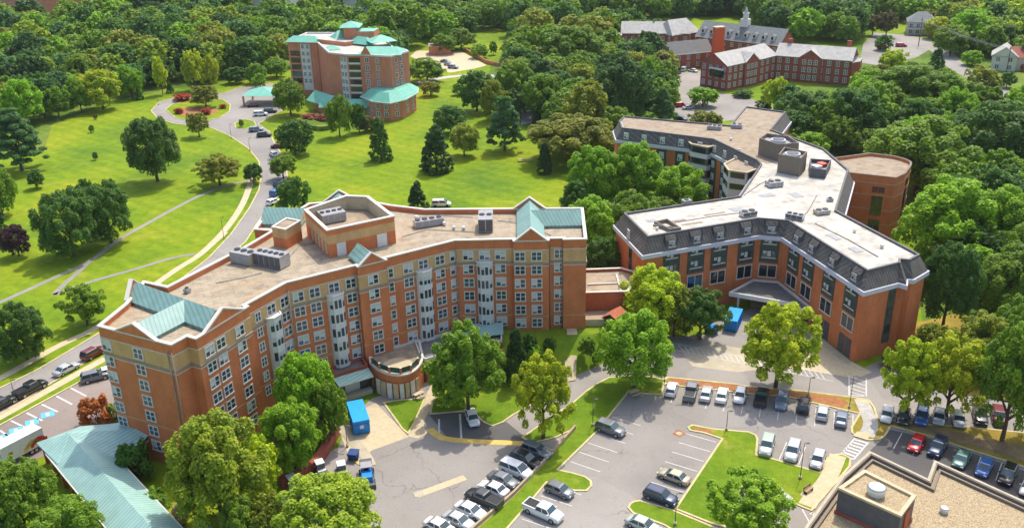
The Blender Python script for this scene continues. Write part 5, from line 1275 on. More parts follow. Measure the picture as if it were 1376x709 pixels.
# around the tower and on the big lawn
T(397, 234, 286, 44, 'round', 'dark', 'dark round tree at the road edge by the penthouse')
T(378, 268, 290, 14, 'shrub', 'mid', 'small bush at the road edge below the dark round tree')
T(562, 241, 284, 38, 'cone', 'ever', 'dark conifer right behind the brick block roof')
T(512, 155, 215, 38, 'cone', 'dark', 'dark conifer alone in the middle of the big lawn')
T(397, 160, 208, 50, 'round', 'dark', 'dark round tree on the lawn beside the parked cars')
T(457, 124, 184, 37, 'round', 'mid', 'tall green tree in front of the brick tower')
T(483, 138, 178, 26, 'round', 'dark', 'dark tree right of the tall one at the tower foot')
T(500, 152, 176, 34, 'shrub', 'brownish', 'brownish shrubs at the tower foot')
T(391, 101, 155, 48, 'round', 'mid', 'green tree between the canopy and the tower')
T(381, 204, 240, 44, 'airy', 'mid', 'open green tree over the parked cars at the bend')
T(341, 216, 246, 28, 'round', 'dark', 'small dark tree left of the road at the bend')
T(352, 300, 322, 12, 'airy', 'brownish', 'thin bare young tree by the road behind the teal gable')
T(587, 163, 230, 54, 'cone', 'ever', 'large dark conifer in the middle of the lawn group')
T(624, 164, 210, 44, 'round', 'olive', 'grey-olive round bush tree right of the large conifer')
T(606, 140, 180, 44, 'round', 'dark', 'dark round tree behind the large conifer')
T(678, 127, 202, 60, 'pine', 'bluish', 'blue-green layered tree on the right of the big lawn')
T(641, 92, 150, 54, 'round', 'dark', 'dark tree left of the blue-green layered tree')
T(664, 106, 162, 38, 'round', 'olive', 'olive tree behind the blue-green layered tree')
T(574, 76, 110, 50, 'round', 'mid', 'green tree beside the right side of the tower')
T(579, 106, 129, 28, 'round', 'olive', 'small olive tree right of the tower pavilion')
T(614, 112, 128, 16, 'round', 'mid', 'tiny green tree near the far path')
T(418, 150, 164, 26, 'shrub', 'pink', 'left pink flowering shrub bed by the tower entrance', 'flowering_shrub')
T(436, 152, 165, 20, 'shrub', 'pink', 'right pink flowering shrub bed by the tower entrance', 'flowering_shrub')
T(645, 58, 78, 26, 'round', 'bright', 'bright round tree beside the pale court')
T(663, 55, 74, 12, 'round', 'mid', 'tiny tree on the far meadow')
T(694, 66, 98, 40, 'round', 'dark', 'dark tree at the right end of the far path')
# left lawn
T(30, 142, 229, 82, 'pine', 'pinegreen', 'broad layered pine at the left edge of the lawn')
T(212, 152, 244, 78, 'spread', 'dark', 'large dark oak standing alone in the middle of the left lawn')
T(50, 227, 253, 24, 'round', 'dark', 'small round dark tree under the layered pine')
T(100, 252, 344, 92, 'spread', 'dark', 'left half of the big dark tree clump on the left lawn')
T(150, 243, 326, 76, 'spread', 'dark', 'right half of the big dark tree clump on the left lawn')
T(127, 235, 300, 30, 'round', 'dark', 'narrow dark tree peeping behind the big clump')
T(26, 300, 344, 40, 'round', 'purple', 'purple leaved tree near the left edge')
T(3, 262, 330, 34, 'cone', 'deep', 'dark tree at the left edge above the purple one')
T(4, 222, 290, 46, 'spread', 'mid', 'green tree at the left edge below the layered pine')
T(296, 206, 249, 66, 'airy', 'olive', 'wide thin olive bush tree inside the road bend')
T(268, 149, 184, 36, 'airy', 'olive', 'thin olive tree below the loop drive')
T(277, 112, 144, 44, 'airy', 'olive', 'olive tree on the loop drive island')
T(129, 204, 215, 8, 'round', 'dark', 'lowest tiny sapling on the left lawn')
T(124, 168, 178, 8, 'round', 'dark', 'middle tiny sapling on the left lawn')
T(129, 153, 161, 6, 'round', 'brownish', 'topmost tiny sapling on the left lawn')
T(262, 64, 122, 40, 'airy', 'lime', 'tall bright tree beside the loop drive')
T(283, 70, 118, 28, 'round', 'lime', 'bright tree right of the tall one beside the loop drive')
T(219, 74, 127, 22, 'airy', 'lime', 'thin bright tree left of the loop drive')
T(188, 118, 134, 14, 'cone', 'dark', 'small dark cone tree on the wood edge')
T(229, 108, 125, 12, 'cone', 'dark', 'small cone bush near the loop drive')
T(139, 90, 147, 62, 'round', 'lime', 'bright yellow-green tree on the wood edge')
T(178, 83, 132, 36, 'round', 'bright', 'bright tree right of the yellow-green one on the wood edge')
T(110, 100, 152, 34, 'round', 'bright', 'bright tree left of the yellow-green one on the wood edge')
T(38, 104, 168, 50, 'round', 'bright', 'bright round tree above the layered pine')
T(80, 112, 160, 40, 'airy', 'mid', 'open tree on the wood edge right of the layered pine')
T(122, 72, 112, 24, 'airy', 'brownish', 'grey half bare tree in the left wood')
T(325, 160, 171, 8, 'round', 'mid', 'young tree on the small drive island')
T(318, 88, 112, 32, 'round', 'dark', 'dark tree above the loop drive court')
T(345, 84, 112, 30, 'round', 'mid', 'green tree behind the pyramid canopy')
T(372, 74, 104, 34, 'round', 'mid', 'green tree left of the brick tower')
T(350, 98, 118, 20, 'round', 'bright', 'small bright tree beside the pyramid canopy')
for i, (x, t_, b_, w_, c_, l) in enumerate(((246, 124, 135, 26, 'red', 'red flower bush at the top of the loop island'), (241, 144, 153, 15, 'red', 'small red flower bush at the lower left of the loop island'), (278, 144, 154, 17, 'red', 'red flower bush at the lower middle of the loop island'), (300, 139, 146, 12, 'red', 'small red flower bush at the right of the loop island'), (262, 130, 137, 14, 'olive', 'olive bush between the red ones on the loop island'))):
    T(x, t_, b_, w_, 'shrub', c_, l, 'flowering_shrub')
# hedge at the tower entrance
mb = MB(); P = smooth(GP([(404, 165), (412, 172), (428, 176), (446, 174), (448, 169), (430, 170), (414, 162)]), 3, True); mb.prism(P, 0, 1.5, 'grass_rough'); o = mb.build('hedge', None, (*G(428, 172), 0)); tag(o, 'clipped curved hedge round the pink shrubs by the tower', 'hedge')
T(620, 36, 66, 40, 'round', 'mid', 'green tree above the pale court'); T(598, 42, 72, 34, 'round', 'mid', 'green tree behind the brick hut')

# ------------------------------------------------------------------ the woods: individual trees near, one mass beyond
def inpoly(x, y, P):
    c = False; j = len(P)-1
    for i in range(len(P)):
        if (P[i][1] > y) != (P[j][1] > y) and x < (P[j][0]-P[i][0])*(y-P[i][1])/(P[j][1]-P[i][1])+P[i][0]: c = not c
        j = i
    return c
GR = {}
def cell(x, y): return (int(x//25), int(y//25))
for x, y, r in TREES: GR.setdefault(cell(x, y), []).append((x, y, r))
def free(x, y, r, k=.62):
    cx, cy = cell(x, y)
    for i in (-1, 0, 1):
        for j in (-1, 0, 1):
            for (a, b, q) in GR.get((cx+i, cy+j), ()):
                if (a-x)**2+(b-y)**2 < (k*(r+q))**2: return False
    return True
KEEP = [[(-92, 315), (-25, 300), (-18, 345), (-30, 380), (-95, 380)], GP([(540, 64), (625, 60), (670, 90), (600, 104), (545, 92)]), [(46, 425), (62, 380), (76, 340), (90, 334), (104, 348), (134, 342), (142, 366), (116, 380), (122, 398), (98, 436), (46, 446)], GP([(895, 92), (950, 90), (1010, 126), (1052, 152), (960, 168), (890, 172)]),
        GP([(1130, 78), (1160, 32), (1215, 30), (1275, 42), (1305, 76), (1370, 104), (1440, 136), (1440, 195), (1330, 165), (1270, 130), (1225, 104), (1150, 108)]), [(180, 450), (226, 450), (226, 480), (180, 480)], [(182, 355), (235, 350), (235, 392), (182, 395)],
        [(-360, 530), (-262, 530), (-240, 640), (-350, 640)], [(-270, 610), (-205, 610), (-205, 670), (-270, 670)], [(-165, 510), (-112, 510), (-118, 615), (-165, 615)], [(-106, 510), (-55, 510), (-55, 605), (-106, 605)],
        [(22, 225), (60, 215), (80, 190), (100, 195), (98, 220), (82, 258), (60, 262), (22, 252)], GP([(640, 40), (690, 40), (700, 90), (640, 80)]), GP([(770, 20), (830, 20), (832, 40), (800, 40)])]
def ok(x, y):
    for P in KEEP:
        if inpoly(x, y, P): return False
    return True
ZONES = [('the wood beyond the left lawn', GP([(-300, 110), (-300, 330), (-60, 230), (10, 150), (60, 160), (70, 150), (150, 130), (210, 122), (300, 108), (380, 92), (384, 40), (384, 4), (-300, 4)]), ['mid', 'mid', 'dark', 'bright', 'olive', 'deep', 'mid', 'dark', 'bluish', 'ylime']),
         ('the wood behind the brick tower', GP([(384, 60), (384, 3), (830, 3), (830, 30), (770, 30), (700, 50), (640, 44), (545, 66), (540, 100), (400, 60)]), ['mid', 'mid', 'dark', 'mid', 'bright', 'dark']),
         ('the middle wood between the big lawn and the institution', GP([(690, 45), (840, 50), (880, 62), (905, 105), (905, 150), (900, 172), (828, 152), (824, 200), (790, 210), (740, 172), (690, 160)]), ['dark', 'mid', 'deep', 'mid', 'olive']),
         ('the wood behind the red institution', GP([(830, 24), (905, 27), (985, 22), (1050, 55), (1150, 60), (1175, 30), (1220, 3), (830, 3)]), ['dark', 'deep', 'mid', 'mid', 'bright']),
         ('the wood on the right below the far street', GP([(1165, 138), (1250, 128), (1310, 150), (1450, 200), (1600, 330), (1500, 420), (1290, 430), (1280, 330), (1240, 240), (1150, 214), (1060, 195), (1062, 172), (1150, 172)]), ['mid', 'dark', 'mid', 'bright', 'dark']),
         ('the trees round the far street', GP([(1150, 3), (1500, 3), (1500, 130), (1330, 80), (1250, 45), (1150, 50)]), ['mid', 'bright', 'mid', 'dark', 'lime', 'olive'])]
cand = []
for zn, P, cols_ in ZONES:
    xs = [p[0] for p in P]; ys = [p[1] for p in P]
    for _ in range(12000):
        x, y = random.uniform(min(xs), max(xs)), random.uniform(min(ys), max(ys))
        if not inpoly(x, y, P) or not ok(x, y): continue
        far = y > 380
        r = random.uniform(4.6, 7.4) if not far else random.uniform(4.8, 8.6)
        if free(x, y, r, .66):
            GR.setdefault(cell(x, y), []).append((x, y, r)); cand.append((y, x, r, zn, random.choice(cols_)))
cand.sort(key=lambda q: (0 if -15 < proj(q[1], q[0], 6)[0] < 1391 else 1, q[0]))
NIND = 300-len(TREES)
NIND = max(60, 285-sum(1 for _ in TREES))
LBL = {'the wood beyond the left lawn': 'one of the green trees packed in the wood beyond the left lawn', 'the wood behind the brick tower': 'one of the green trees packed in the wood behind the brick tower', 'the middle wood between the big lawn and the institution': 'one of the packed trees in the middle wood right of the big lawn', 'the wood behind the red institution': 'one of the dark trees in the wood behind the red institution', 'the wood on the right below the far street': 'one of the packed trees in the wood at the right edge', 'the trees round the far street': 'one of the packed trees round the far street at the top right'}
print('trees', len(TREES), 'cand', len(cand), 'ind', NIND)
for y, x, r, zn, c_ in cand[:NIND]:
    H = r*random.uniform(1.75, 2.5); kd = random.choice(('round', 'round', 'round', 'spread', 'airy', 'pine' if c_ in ('deep', 'dark') else 'round'))
    tree_at((x, y), 0, H, r*1.12, kd, c_, LBL[zn], None, 'trees in '+zn, None, 30)
# the mass beyond
def forest(name, items, label):
    vs = []
    LO = {}
    for kd in ('round', 'spread'):
        LO[kd] = []
        for _q in range(6):
            me = crown_mesh(kd, *((3200, .13) if _q < 3 else (1100, .22))); a = np.empty(len(me.vertices)*3, dtype=np.float32); me.vertices.foreach_get('co', a); LO[kd].append(a.reshape(-1, 3))
    cols = {}
    for (x, y, r, H, c_) in items:
        a = random.choice(LO[random.choice(('round', 'round', 'spread'))][:3] if y < 540 else LO[random.choice(('round', 'round', 'spread'))][3:]); t = random.uniform(0, 6.28); ct, st = math.cos(t), math.sin(t)
        q = np.empty_like(a); q[:, 0] = (a[:, 0]*ct-a[:, 1]*st)*r+x; q[:, 1] = (a[:, 0]*st+a[:, 1]*ct)*r+y; q[:, 2] = a[:, 2]*H
        cols.setdefault(c_, []).append(q)
    return cols
FC = {}
items = [(x, y, r*1.15, r*random.uniform(1.8, 2.5), c_) for y, x, r, zn, c_ in cand[NIND:]]
# farther still, towards the skyline
for _ in range(2600):
    y = random.uniform(640, 1250); x = random.uniform(-.62*y, .6*y); r = random.uniform(7, 12)
    if ok(x, y) and free(x, y, r, .5): GR.setdefault(cell(x, y), []).append((x, y, r)); items.append((x, y, r*1.2, r*random.uniform(1.5, 2.0), random.choice(('mid', 'dark', 'mid', 'olive'))))
print('mass trees', len(items), sum(1 for i in items if i[1] < 540))
cols = forest('far_wood', items, '')
allv = []; mids = []; mats = []
for k, (c_, L) in enumerate(cols.items()):
    v = np.concatenate(L); allv.append(v); mids.append(np.full(len(v)//4, k)); 
    m_ = MATS['leaf'].copy(); m_.name = 'leaf_'+c_; nt_ = m_.node_tree
    oi = [n for n in nt_.nodes if n.type == 'OBJECT_INFO'][0]; rgb = nt_.nodes.new('ShaderNodeRGB'); rgb.outputs[0].default_value = (*LEAFC[c_], 1)
    for l in list(oi.outputs['Color'].links): nt_.links.new(rgb.outputs[0], l.to_socket)
    mp = nt_.nodes
    for n in mp:
        if n.type == 'TEX_NOISE': n.inputs['Scale'].default_value = .12
    mats.append(m_)
v = np.concatenate(allv).astype(np.float32); n = len(v)//4; me = bpy.data.meshes.new('far_wood'); me.vertices.add(n*4); me.vertices.foreach_set('co', v.reshape(-1))
me.loops.add(n*4); me.loops.foreach_set('vertex_index', np.arange(n*4, dtype=np.int32)); me.polygons.add(n); me.polygons.foreach_set('loop_start', np.arange(0, n*4, 4, dtype=np.int32)); me.polygons.foreach_set('loop_total', np.full(n, 4, dtype=np.int32))
for m_ in mats: me.materials.append(m_)
me.polygons.foreach_set('material_index', np.concatenate(mids).astype(np.int32)); me.update(calc_edges=True)
o = bpy.data.objects.new('far_wood', me); COL.objects.link(o); tag(o, 'continuous mass of distant green woodland filling the top of the view', 'woodland', None, 'stuff')
# ------------------------------------------------------------------ vehicles
def loft(mb, st, mat, n=5):
    """st: list of (x, half width, z bottom, z top); rounded box sections joined along x"""
    k0 = len(mb.v); per = []
    for (x, w_, zb, zt) in st:
        r = min(.16, (zt-zb)*.4)
        per.append([(x, -w_*.94, zb), (x, -w_, zb+r), (x, -w_*1.0, zt-r*1.3), (x, -w_*.93, zt-r*.3), (x, -w_*.6, zt+.015), (x, w_*.6, zt+.015), (x, w_*.93, zt-r*.3), (x, w_, zt-r*1.3), (x, w_, zb+r), (x, w_*.94, zb)])
    m_ = len(per[0])
    for p in per: mb.v += p
    for i in range(len(per)-1):
        for j in range(m_):
            a, b = k0+i*m_+j, k0+i*m_+(j+1) % m_; mb.f.append([a, b, b+m_, a+m_][::-1]); mb.m.append(mb.mi(mat)); mb.sm.append(True)
    mb.f.append([k0+j for j in range(m_)]); mb.m.append(mb.mi(mat)); mb.sm.append(False)
    mb.f.append([k0+(len(per)-1)*m_+j for j in range(m_)][::-1]); mb.m.append(mb.mi(mat)); mb.sm.append(False)
def car_proto(kind):
    """front of the car is +x. returns dict name -> list of (mesh)"""
    D = []
    spec = {
      'sedan':  dict(L=4.75, w=.92, hood=.86, belt=.92, roof=1.43, cab=(-1.75, -1.05, .45, 1.25), tail=.95, wb=1.4, r=.33),
      'hatch':  dict(L=4.3, w=.90, hood=.92, belt=.98, roof=1.5, cab=(-2.02, -1.6, .35, 1.1), tail=1.0, wb=1.3, r=.33),
      'suv':    dict(L=4.85, w=.97, hood=1.05, belt=1.12, roof=1.75, cab=(-2.32, -2.0, .35, 1.15), tail=1.12, wb=1.42, r=.38),
      'van':    dict(L=5.1, w=1.0, hood=1.05, belt=1.15, roof=1.85, cab=(-2.45, -2.2, .7, 1.65), tail=1.15, wb=1.5, r=.36),
      'pickup': dict(L=5.8, w=1.0, hood=1.12, belt=1.2, roof=1.85, cab=(-.75, -.6, 1.0, 1.6), tail=1.15, wb=1.85, r=.41)}[kind]
    L, w_ = spec['L']/2, spec['w']; zb = .28; hood, belt, roof = spec['hood'], spec['belt'], spec['roof']; c0, c1, c2, c3 = spec['cab']; tail = spec['tail']
    mb = MB()
    loft(mb, [(-L, w_*.82, zb+.12, tail*.82), (-L+.14, w_*.95, zb, tail*.96), (-L*.6, w_, zb-.04, max(tail, belt*.98)), (0, w_, zb-.04, belt), (c3-.1, w_, zb-.04, belt*.99), (L*.72, w_*.98, zb-.02, hood), (L-.2, w_*.9, zb, hood*.86), (L, w_*.74, zb+.1, hood*.66)], 'car_paint')
    wr = w_*.80; z0 = belt-.06
    q = [(c0, -w_*.93, z0), (c3, -w_*.93, z0), (c3, w_*.93, z0), (c0, w_*.93, z0), (c1, -wr, roof-.05), (c2, -wr, roof-.05), (c2, wr, roof-.05), (c1, wr, roof-.05)]
    t_ = [(c1+.15, -wr*.8, roof+.01), (c2-.15, -wr*.8, roof+.01), (c2-.15, wr*.8, roof+.01), (c1+.15, wr*.8, roof+.01)]
    for f in ([0, 1, 5, 4], [1, 2, 6, 5], [2, 3, 7, 6], [3, 0, 4, 7]): mb.face([q[i] for i in f], 'car_paint')
    for a, b in ((4, 5), (5, 6), (6, 7), (7, 4)): mb.face([q[a], q[b], t_[b-4], t_[a-4]], 'car_paint', True)
    mb.face(t_, 'car_paint', True)
    if kind == 'pickup':
        mb.box(((-L+.12+c0)/2-.02, 0, belt+.02), ((c0+L-.12)/2-.12, w_*.78, .035), 'black')
        for s in (-1, 1): mb.box(((-L+c0)/2, s*w_*.86, belt+.04), ((c0+L)/2-.02, .07, .07), 'car_paint')
        mb.box((-L+.1, 0, belt+.0), (.06, w_*.86, .1), 'car_paint')
    D.append(('body', mb.mesh('body')))
    def pane(name, pts, ins=.12):
        c = sum((Vector(p) for p in pts), Vector())/4; nrm = (Vector(pts[1])-Vector(pts[0])).cross(Vector(pts[3])-Vector(pts[0])).normalized()*.015
        P = [Vector(p)+(c-Vector(p))*ins+nrm for p in pts]; m2 = MB(); m2.face(P, 'car_glass'); D.append((name, m2.mesh(name)))
    pane('windshield', [q[1], q[2], q[6], q[5]], .1); pane('rear_window', [q[3], q[0], q[4], q[7]], .13)
    for s in (0, 1):
        a, b, c, d = (q[0], q[1], q[5], q[4]) if s == 0 else (q[2], q[3], q[7], q[6])
        a, b, c, d = map(Vector, (a, b, c, d)); m1, m2_ = (a+b)/2, (c+d)/2
        m2 = MB(); n = (b-a).cross(d-a).normalized()*.015
        for Q in ((a, m1, m2_, d), (m1, b, c, m2_)):
            cc = sum(Q, Vector())/4; m2.face([p+(cc-p)*.13+n for p in Q], 'car_glass')
        D.append(('side_window', m2.mesh('side_window')))
    for s in (-1, 1):
        m2 = MB(); m2.box((L-.12, s*w_*.6, hood*.68), (.09, .2, .075), 'lamp_clear'); D.append(('headlight', m2.mesh('headlight')))
        m2 = MB(); m2.box((-L+.08, s*w_*.7, tail*.78), (.06, .17, .08), 'lamp_red'); D.append(('taillight', m2.mesh('taillight')))
        m2 = MB(); m2.box((c2+.35, s*(w_+.07), belt+.05), (.1, .1, .08), 'car_paint'); D.append(('mirror', m2.mesh('mirror')))
    W_ = MB(); r = spec['r']
    # wheel axis along y
    k = len(W_.v); n = 18
    for y in (-.12, .12):
        for i in range(n): a = 2*math.pi*i/n; W_.v.append((r*math.cos(a), y, r*math.sin(a)))
    for i in range(n): j = (i+1) % n; W_.f.append([i, j, n+j, n+i]); W_.m.append(W_.mi('rubber')); W_.sm.append(True)
    W_.f.append(list(range(n))); W_.m.append(0); W_.sm.append(False); W_.f.append(list(range(n, 2*n))[::-1]); W_.m.append(0); W_.sm.append(False)
    tyre = W_.mesh('wheel'); R2 = MB()
    for y in (-.135, .135):
        P = [(r*.62*math.cos(2*math.pi*i/10), y, r*.62*math.sin(2*math.pi*i/10)) for i in range(10)]; R2.face(P, 'rim')
    rim = R2.mesh('rim')
    return D, tyre, rim, spec
CPR = {k: car_proto(k) for k in ('sedan', 'hatch', 'suv', 'van', 'pickup')}
PAINT = {'white': (.75, .75, .74), 'silver': (.45, .47, .48), 'grey': (.16, .17, .18), 'dark': (.035, .038, .042), 'black': (.012, .013, .015), 'navy': (.015, .03, .08), 'blue': (.03, .12, .35), 'red': (.5, .015, .02), 'maroon': (.14, .01, .02), 'beige': (.42, .37, .25), 'green': (.06, .16, .13), 'palegreen': (.4, .46, .4), 'slate': (.18, .22, .28)}
def car(kind, px, py, ang, col, label, group='parked cars', small=False):
    D, tyre, rim, sp = CPR[kind]; g = G(px, py, .7); a = ang
    nm = {'suv': 'parked_suv', 'pickup': 'pickup_truck', 'van': 'parked_van'}.get(kind, 'parked_car')
    t = root(nm, (g[0], g[1], .03), label, {'pickup': 'pickup truck', 'van': 'van'}.get(kind, 'car'), group, None, R(a)); c = (*PAINT[col], 1)
    for n_, me in D:
        if small and n_ in ('mirror', 'headlight', 'taillight'): continue
        o = inst(me, n_, t, (0, 0, 0)); o.color = c
    for sx in (-1, 1):
        for sy in (-1, 1):
            w1 = inst(tyre, 'wheel', t, (sx*sp['wb'], sy*(sp['w']-.1), sp['r']))
            if not small: inst(rim, 'rim', w1, (0, 0, 0))
    return t
def dirpx(a, b): A, B = G(*a), G(*b); return math.degrees(math.atan2(B[1]-A[1], B[0]-A[0]))
A1 = dirpx((710, 692), (742, 706))     # nose pointing right-down in the centre car park
Gc = 'cars in the centre car park'
car('suv', 820.5, 575, A1, 'grey', 'dark grey suv alone at the upper left edge of the centre car park', Gc)
car('hatch', 752, 657, A1, 'grey', 'dark hatchback beside the rounded grass nose above the white pickup', Gc)
car('pickup', 730, 686, A1, 'white', 'white pickup truck with a grey covered bed at the bottom of the lot', Gc)
car('sedan', 905.5, 638.5, A1+180, 'beige', 'beige sedan on the right side of the centre car park', Gc)
car('suv', 888, 666, A1, 'navy', 'navy suv below the beige sedan beside the grass tip', Gc)
car('sedan', 864, 703, A1, 'palegreen', 'pale green sedan cut by the bottom edge under the grass tip', Gc)
A2 = dirpx((900, 517), (893, 540)); Gt = 'cars in the row along the mulch strip'
TOPROW = [('hatch', 902.5, 521.5, 'white', 'white hatchback at the far left of the mulch strip row'), ('pickup', 928.5, 525, 'grey', 'dark grey pickup second in the mulch strip row'), ('sedan', 949, 527.5, 'silver', 'silver sedan right of the dark pickup'), ('sedan', 970.5, 529.5, 'white', 'white sedan fourth from the left in the mulch strip row'), ('hatch', 994.5, 530.5, 'white', 'white hatchback with dark windscreen at the edge of tree shade'),
          ('pickup', 1023, 532, 'dark', 'dark pickup parked in the shade of the lime tree'), ('suv', 1050.5, 538, 'slate', 'slate suv in the shade right of the lime tree trunk'), ('suv', 1080, 543, 'black', 'black suv right of the lamp post on the mulch strip'), ('hatch', 1105.5, 553, 'silver', 'silver hatchback second from the right in the mulch strip row'), ('sedan', 1131, 560.5, 'slate', 'blue grey sedan at the right end of the mulch strip row')]
for i, (k, x, y, c, l) in enumerate(TOPROW):
    t = i/9; car(k, x, y, A2+180*(i not in (4, 6))+ -5*t, c, l, Gt)
A3 = dirpx((1035, 580), (1026, 612)); Gl = 'cars nosed up to the central lawn'
car('suv', 1030.5, 598, A3, 'palegreen', 'pale green suv beside the corner of the central lawn', Gl)
car('suv', 1065, 605.5, A3-2, 'silver', 'grey silver suv in the middle of three facing the central lawn', Gl)
car('hatch', 1099, 616, A3-4, 'silver', 'silver hatchback nearest the yellow footpath', Gl)
Gr = 'cars in the upper right row'; A4 = dirpx((1195, 545), (1190, 566))
for k, x, y, c, l in (('hatch', 1192, 556, 'white', 'white hatchback under the left lime tree'), ('sedan', 1214.5, 557.5, 'dark', 'dark sedan second in the row under the lime trees'), ('suv', 1238.5, 558.5, 'blue', 'blue suv half hidden under the lime trees'), ('sedan', 1262, 558, 'silver', 'silver sedan hidden by the middle lime tree trunk'), ('sedan', 1288, 561, 'silver', 'silver sedan with sunroof between the two right trees'), ('suv', 1317, 558, 'black', 'black suv left of the thick right trunk'), ('suv', 1342, 559, 'maroon', 'maroon car beside the thick right trunk')):
    car(k, x, y, A4+(8 if x > 1280 else 0), c, l, Gr)
Gs = 'cars in the dark lower right bay'; A5 = dirpx((1246, 583), (1236, 604))
for k, x, y, c, l in (('hatch', 1232, 595, 'red', 'bright red hatchback at the left of the dark bay'), ('suv', 1260, 600, 'navy', 'dark navy suv right of the red hatchback'), ('sedan', 1292.5, 615, 'green', 'green sedan in the dark bay'), ('hatch', 1323, 627.5, 'blue', 'blue hatchback in the dark bay'), ('suv', 1354.5, 637.5, 'black', 'black suv near the right edge of the dark bay'), ('sedan', 1383, 652, 'silver', 'silver car cut by the right edge of the dark bay')):
    car(k, x, y, A5-4, c, l, Gs)
A6 = A1; Gy = 'cars parked tightly along the timber wall'
for k, x, y, c, l, rev in (('sedan', 591, 706, 'white', 'white sedan cut by the bottom edge beside the timber wall', 0), ('sedan', 616, 697.5, 'silver', 'silver sedan second from the bottom along the timber wall', 0), ('sedan', 632, 684, 'white', 'white sedan just below the dark pickup by the timber wall', 0), ('pickup', 650, 669, 'dark', 'dark pickup in the middle of the timber wall row', 1), ('sedan', 663, 655, 'white', 'white sedan just above the dark pickup by the timber wall', 1), ('sedan', 676, 643, 'grey', 'dark roofed green grey car above the second white sedan', 0), ('van', 693, 630, 'white', 'white box backed van in the timber wall row', 0), ('suv', 706, 617, 'black', 'black suv second from the top of the timber wall row', 0), ('suv', 721, 605, 'grey', 'grey suv at the top of the timber wall row under the tree', 0)):
    car(k, x, y, A6+180*rev, c, l, Gy)
car('sedan', 634.5, 559.5, dirpx((630, 548), (638, 570)), 'white', 'white sedan parked in the shaded disabled bay', 'cars in the service yard')
AS = dirpx((0, 540), (134, 470)); Gb = 'cars on the street at the left'
for k, x, y, c, l in (('suv', 3, 541, 'black', 'black suv cut by the left edge on the street'), ('pickup', 41, 521.5, 'black', 'black pickup on the left street'), ('sedan', 89, 494.5, 'silver', 'silver sedan on the left street between the pickup and the red car'), ('suv', 126, 473.5, 'maroon', 'dark red car on the street touching the brick corner')):
    car(k, x, y, AS, c, l, Gb)
car('suv', 128, 505, AS-32, 'grey', 'dark grey suv in the disabled car park by the brick corner', Gb); car('sedan', 146, 498, AS-32, 'white', 'white car half hidden by the brick corner', Gb)
Gd = 'cars near the tower entrance'
for k, x, y, a, c, l in (('hatch', 367, 270.5, 60, 'white', 'white car lowest on the road by the penthouse'), ('suv', 372.5, 258.5, 62, 'blue', 'blue car just above the white one by the penthouse'), ('suv', 377, 247, 65, 'navy', 'navy car under the small tree by the road'), ('hatch', 367.5, 206.5, 120, 'white', 'white car under the open green tree at the bend'), ('sedan', 374, 196, 0, 'maroon', 'dark red car beside the dark round tree'), ('suv', 355, 181, 8, 'dark', 'dark car in the lower pair at the bend'), ('suv', 344, 174, 15, 'slate', 'slate car in the upper pair at the bend'), ('van', 350, 153, 8, 'white', 'white van near the pyramid canopy'), ('suv', 363, 149, 8, 'dark', 'dark car right of the white van by the canopy'), ('sedan', 340, 141, 5, 'maroon', 'red car below the pyramid canopy')):
    car(k, x, y, a, c, l, Gd, True)
Gf = 'cars in the pale court behind the tower'
for k, x, y, a, c, l in (('sedan', 598, 82, -25, 'slate', 'grey car furthest left in the pale court'), ('sedan', 603, 86, -25, 'silver', 'silver car in the middle of the pale court'), ('suv', 609, 90, -25, 'slate', 'bluish car nearest in the pale court')): car(k, x, y, a, c, l, Gf, True)
Gi = 'cars at the red institution'
for k, x, y, a, c, l in (('van', 919, 93, 70, 'white', 'white van before the dark roofed brick wing'), ('sedan', 931, 94.5, 130, 'white', 'white sedan right of the white van at the institution'), ('hatch', 911, 97.5, 60, 'dark', 'dark car left of the white van at the institution'), ('sedan', 910.5, 109, 60, 'silver', 'silver car lowest beside the purple tree'), ('sedan', 906, 103, 40, 'grey', 'grey car in the middle beside the purple tree'), ('suv', 915, 141, 10, 'red', 'red car in the institution forecourt'), ('hatch', 908, 139.5, 80, 'dark', 'dark car left of the red one in the forecourt'), ('sedan', 925, 144, 20, 'silver', 'silver car right of the red one in the forecourt'), ('suv', 915, 160, -30, 'black', 'black car half behind the brown roof'),
                         ('van', 1186, 64, 5, 'red', 'left red vehicle on the far street'), ('van', 1211, 61, -15, 'red', 'right red vehicle on the far street'), ('hatch', 1361, 134.5, -25, 'blue', 'blue car on the street at the right edge'), ('van', 593, 273.5, 0, 'white', 'white van on the lawn behind the near brick wing')): car(k, x, y, a, c, l, Gi, True)
car('suv', 1040, 664, A1-4, 'palegreen', 'pale suv under the bright tree on the central lawn edge', 'cars under the bright tree'); car('sedan', 1013, 690, A1-4, 'white', 'white car seen through the bright tree at the bottom', 'cars under the bright tree')

# lorry with a white box body
g = G(17, 606, 1.5); a = dirpx((0, 617), (70, 580)); t = root('box_truck', (*g, .03), 'white box lorry with yellow and red swirls on its side at the left edge', 'lorry', None, None, R(a+180))
def part(nm, fn, parent):
    mb = MB(); fn(mb); o = bpy.data.objects.new(nm, mb.mesh(nm)); COL.objects.link(o); o.parent = parent; return o
part('cargo_box', lambda m: m.box((-1.1, 0, 2.2), (3.3, 1.2, 1.35), 'white'), t)
part('cab', lambda m: (m.box((3.1, 0, 1.25), (.9, 1.05, .75), 'white'), m.taper([(2.25, -1.0), (3.9, -1.0), (3.9, 1.0), (2.25, 1.0)], 2.0, [(2.3, -.9), (3.3, -.9), (3.3, .9), (2.3, .9)], 2.65, 'white', 'white')), t)
part('windshield', lambda m: m.face([(3.93, -.85, 2.02), (3.93, .85, 2.02), (3.37, .8, 2.6), (3.37, -.8, 2.6)], 'car_glass'), t)
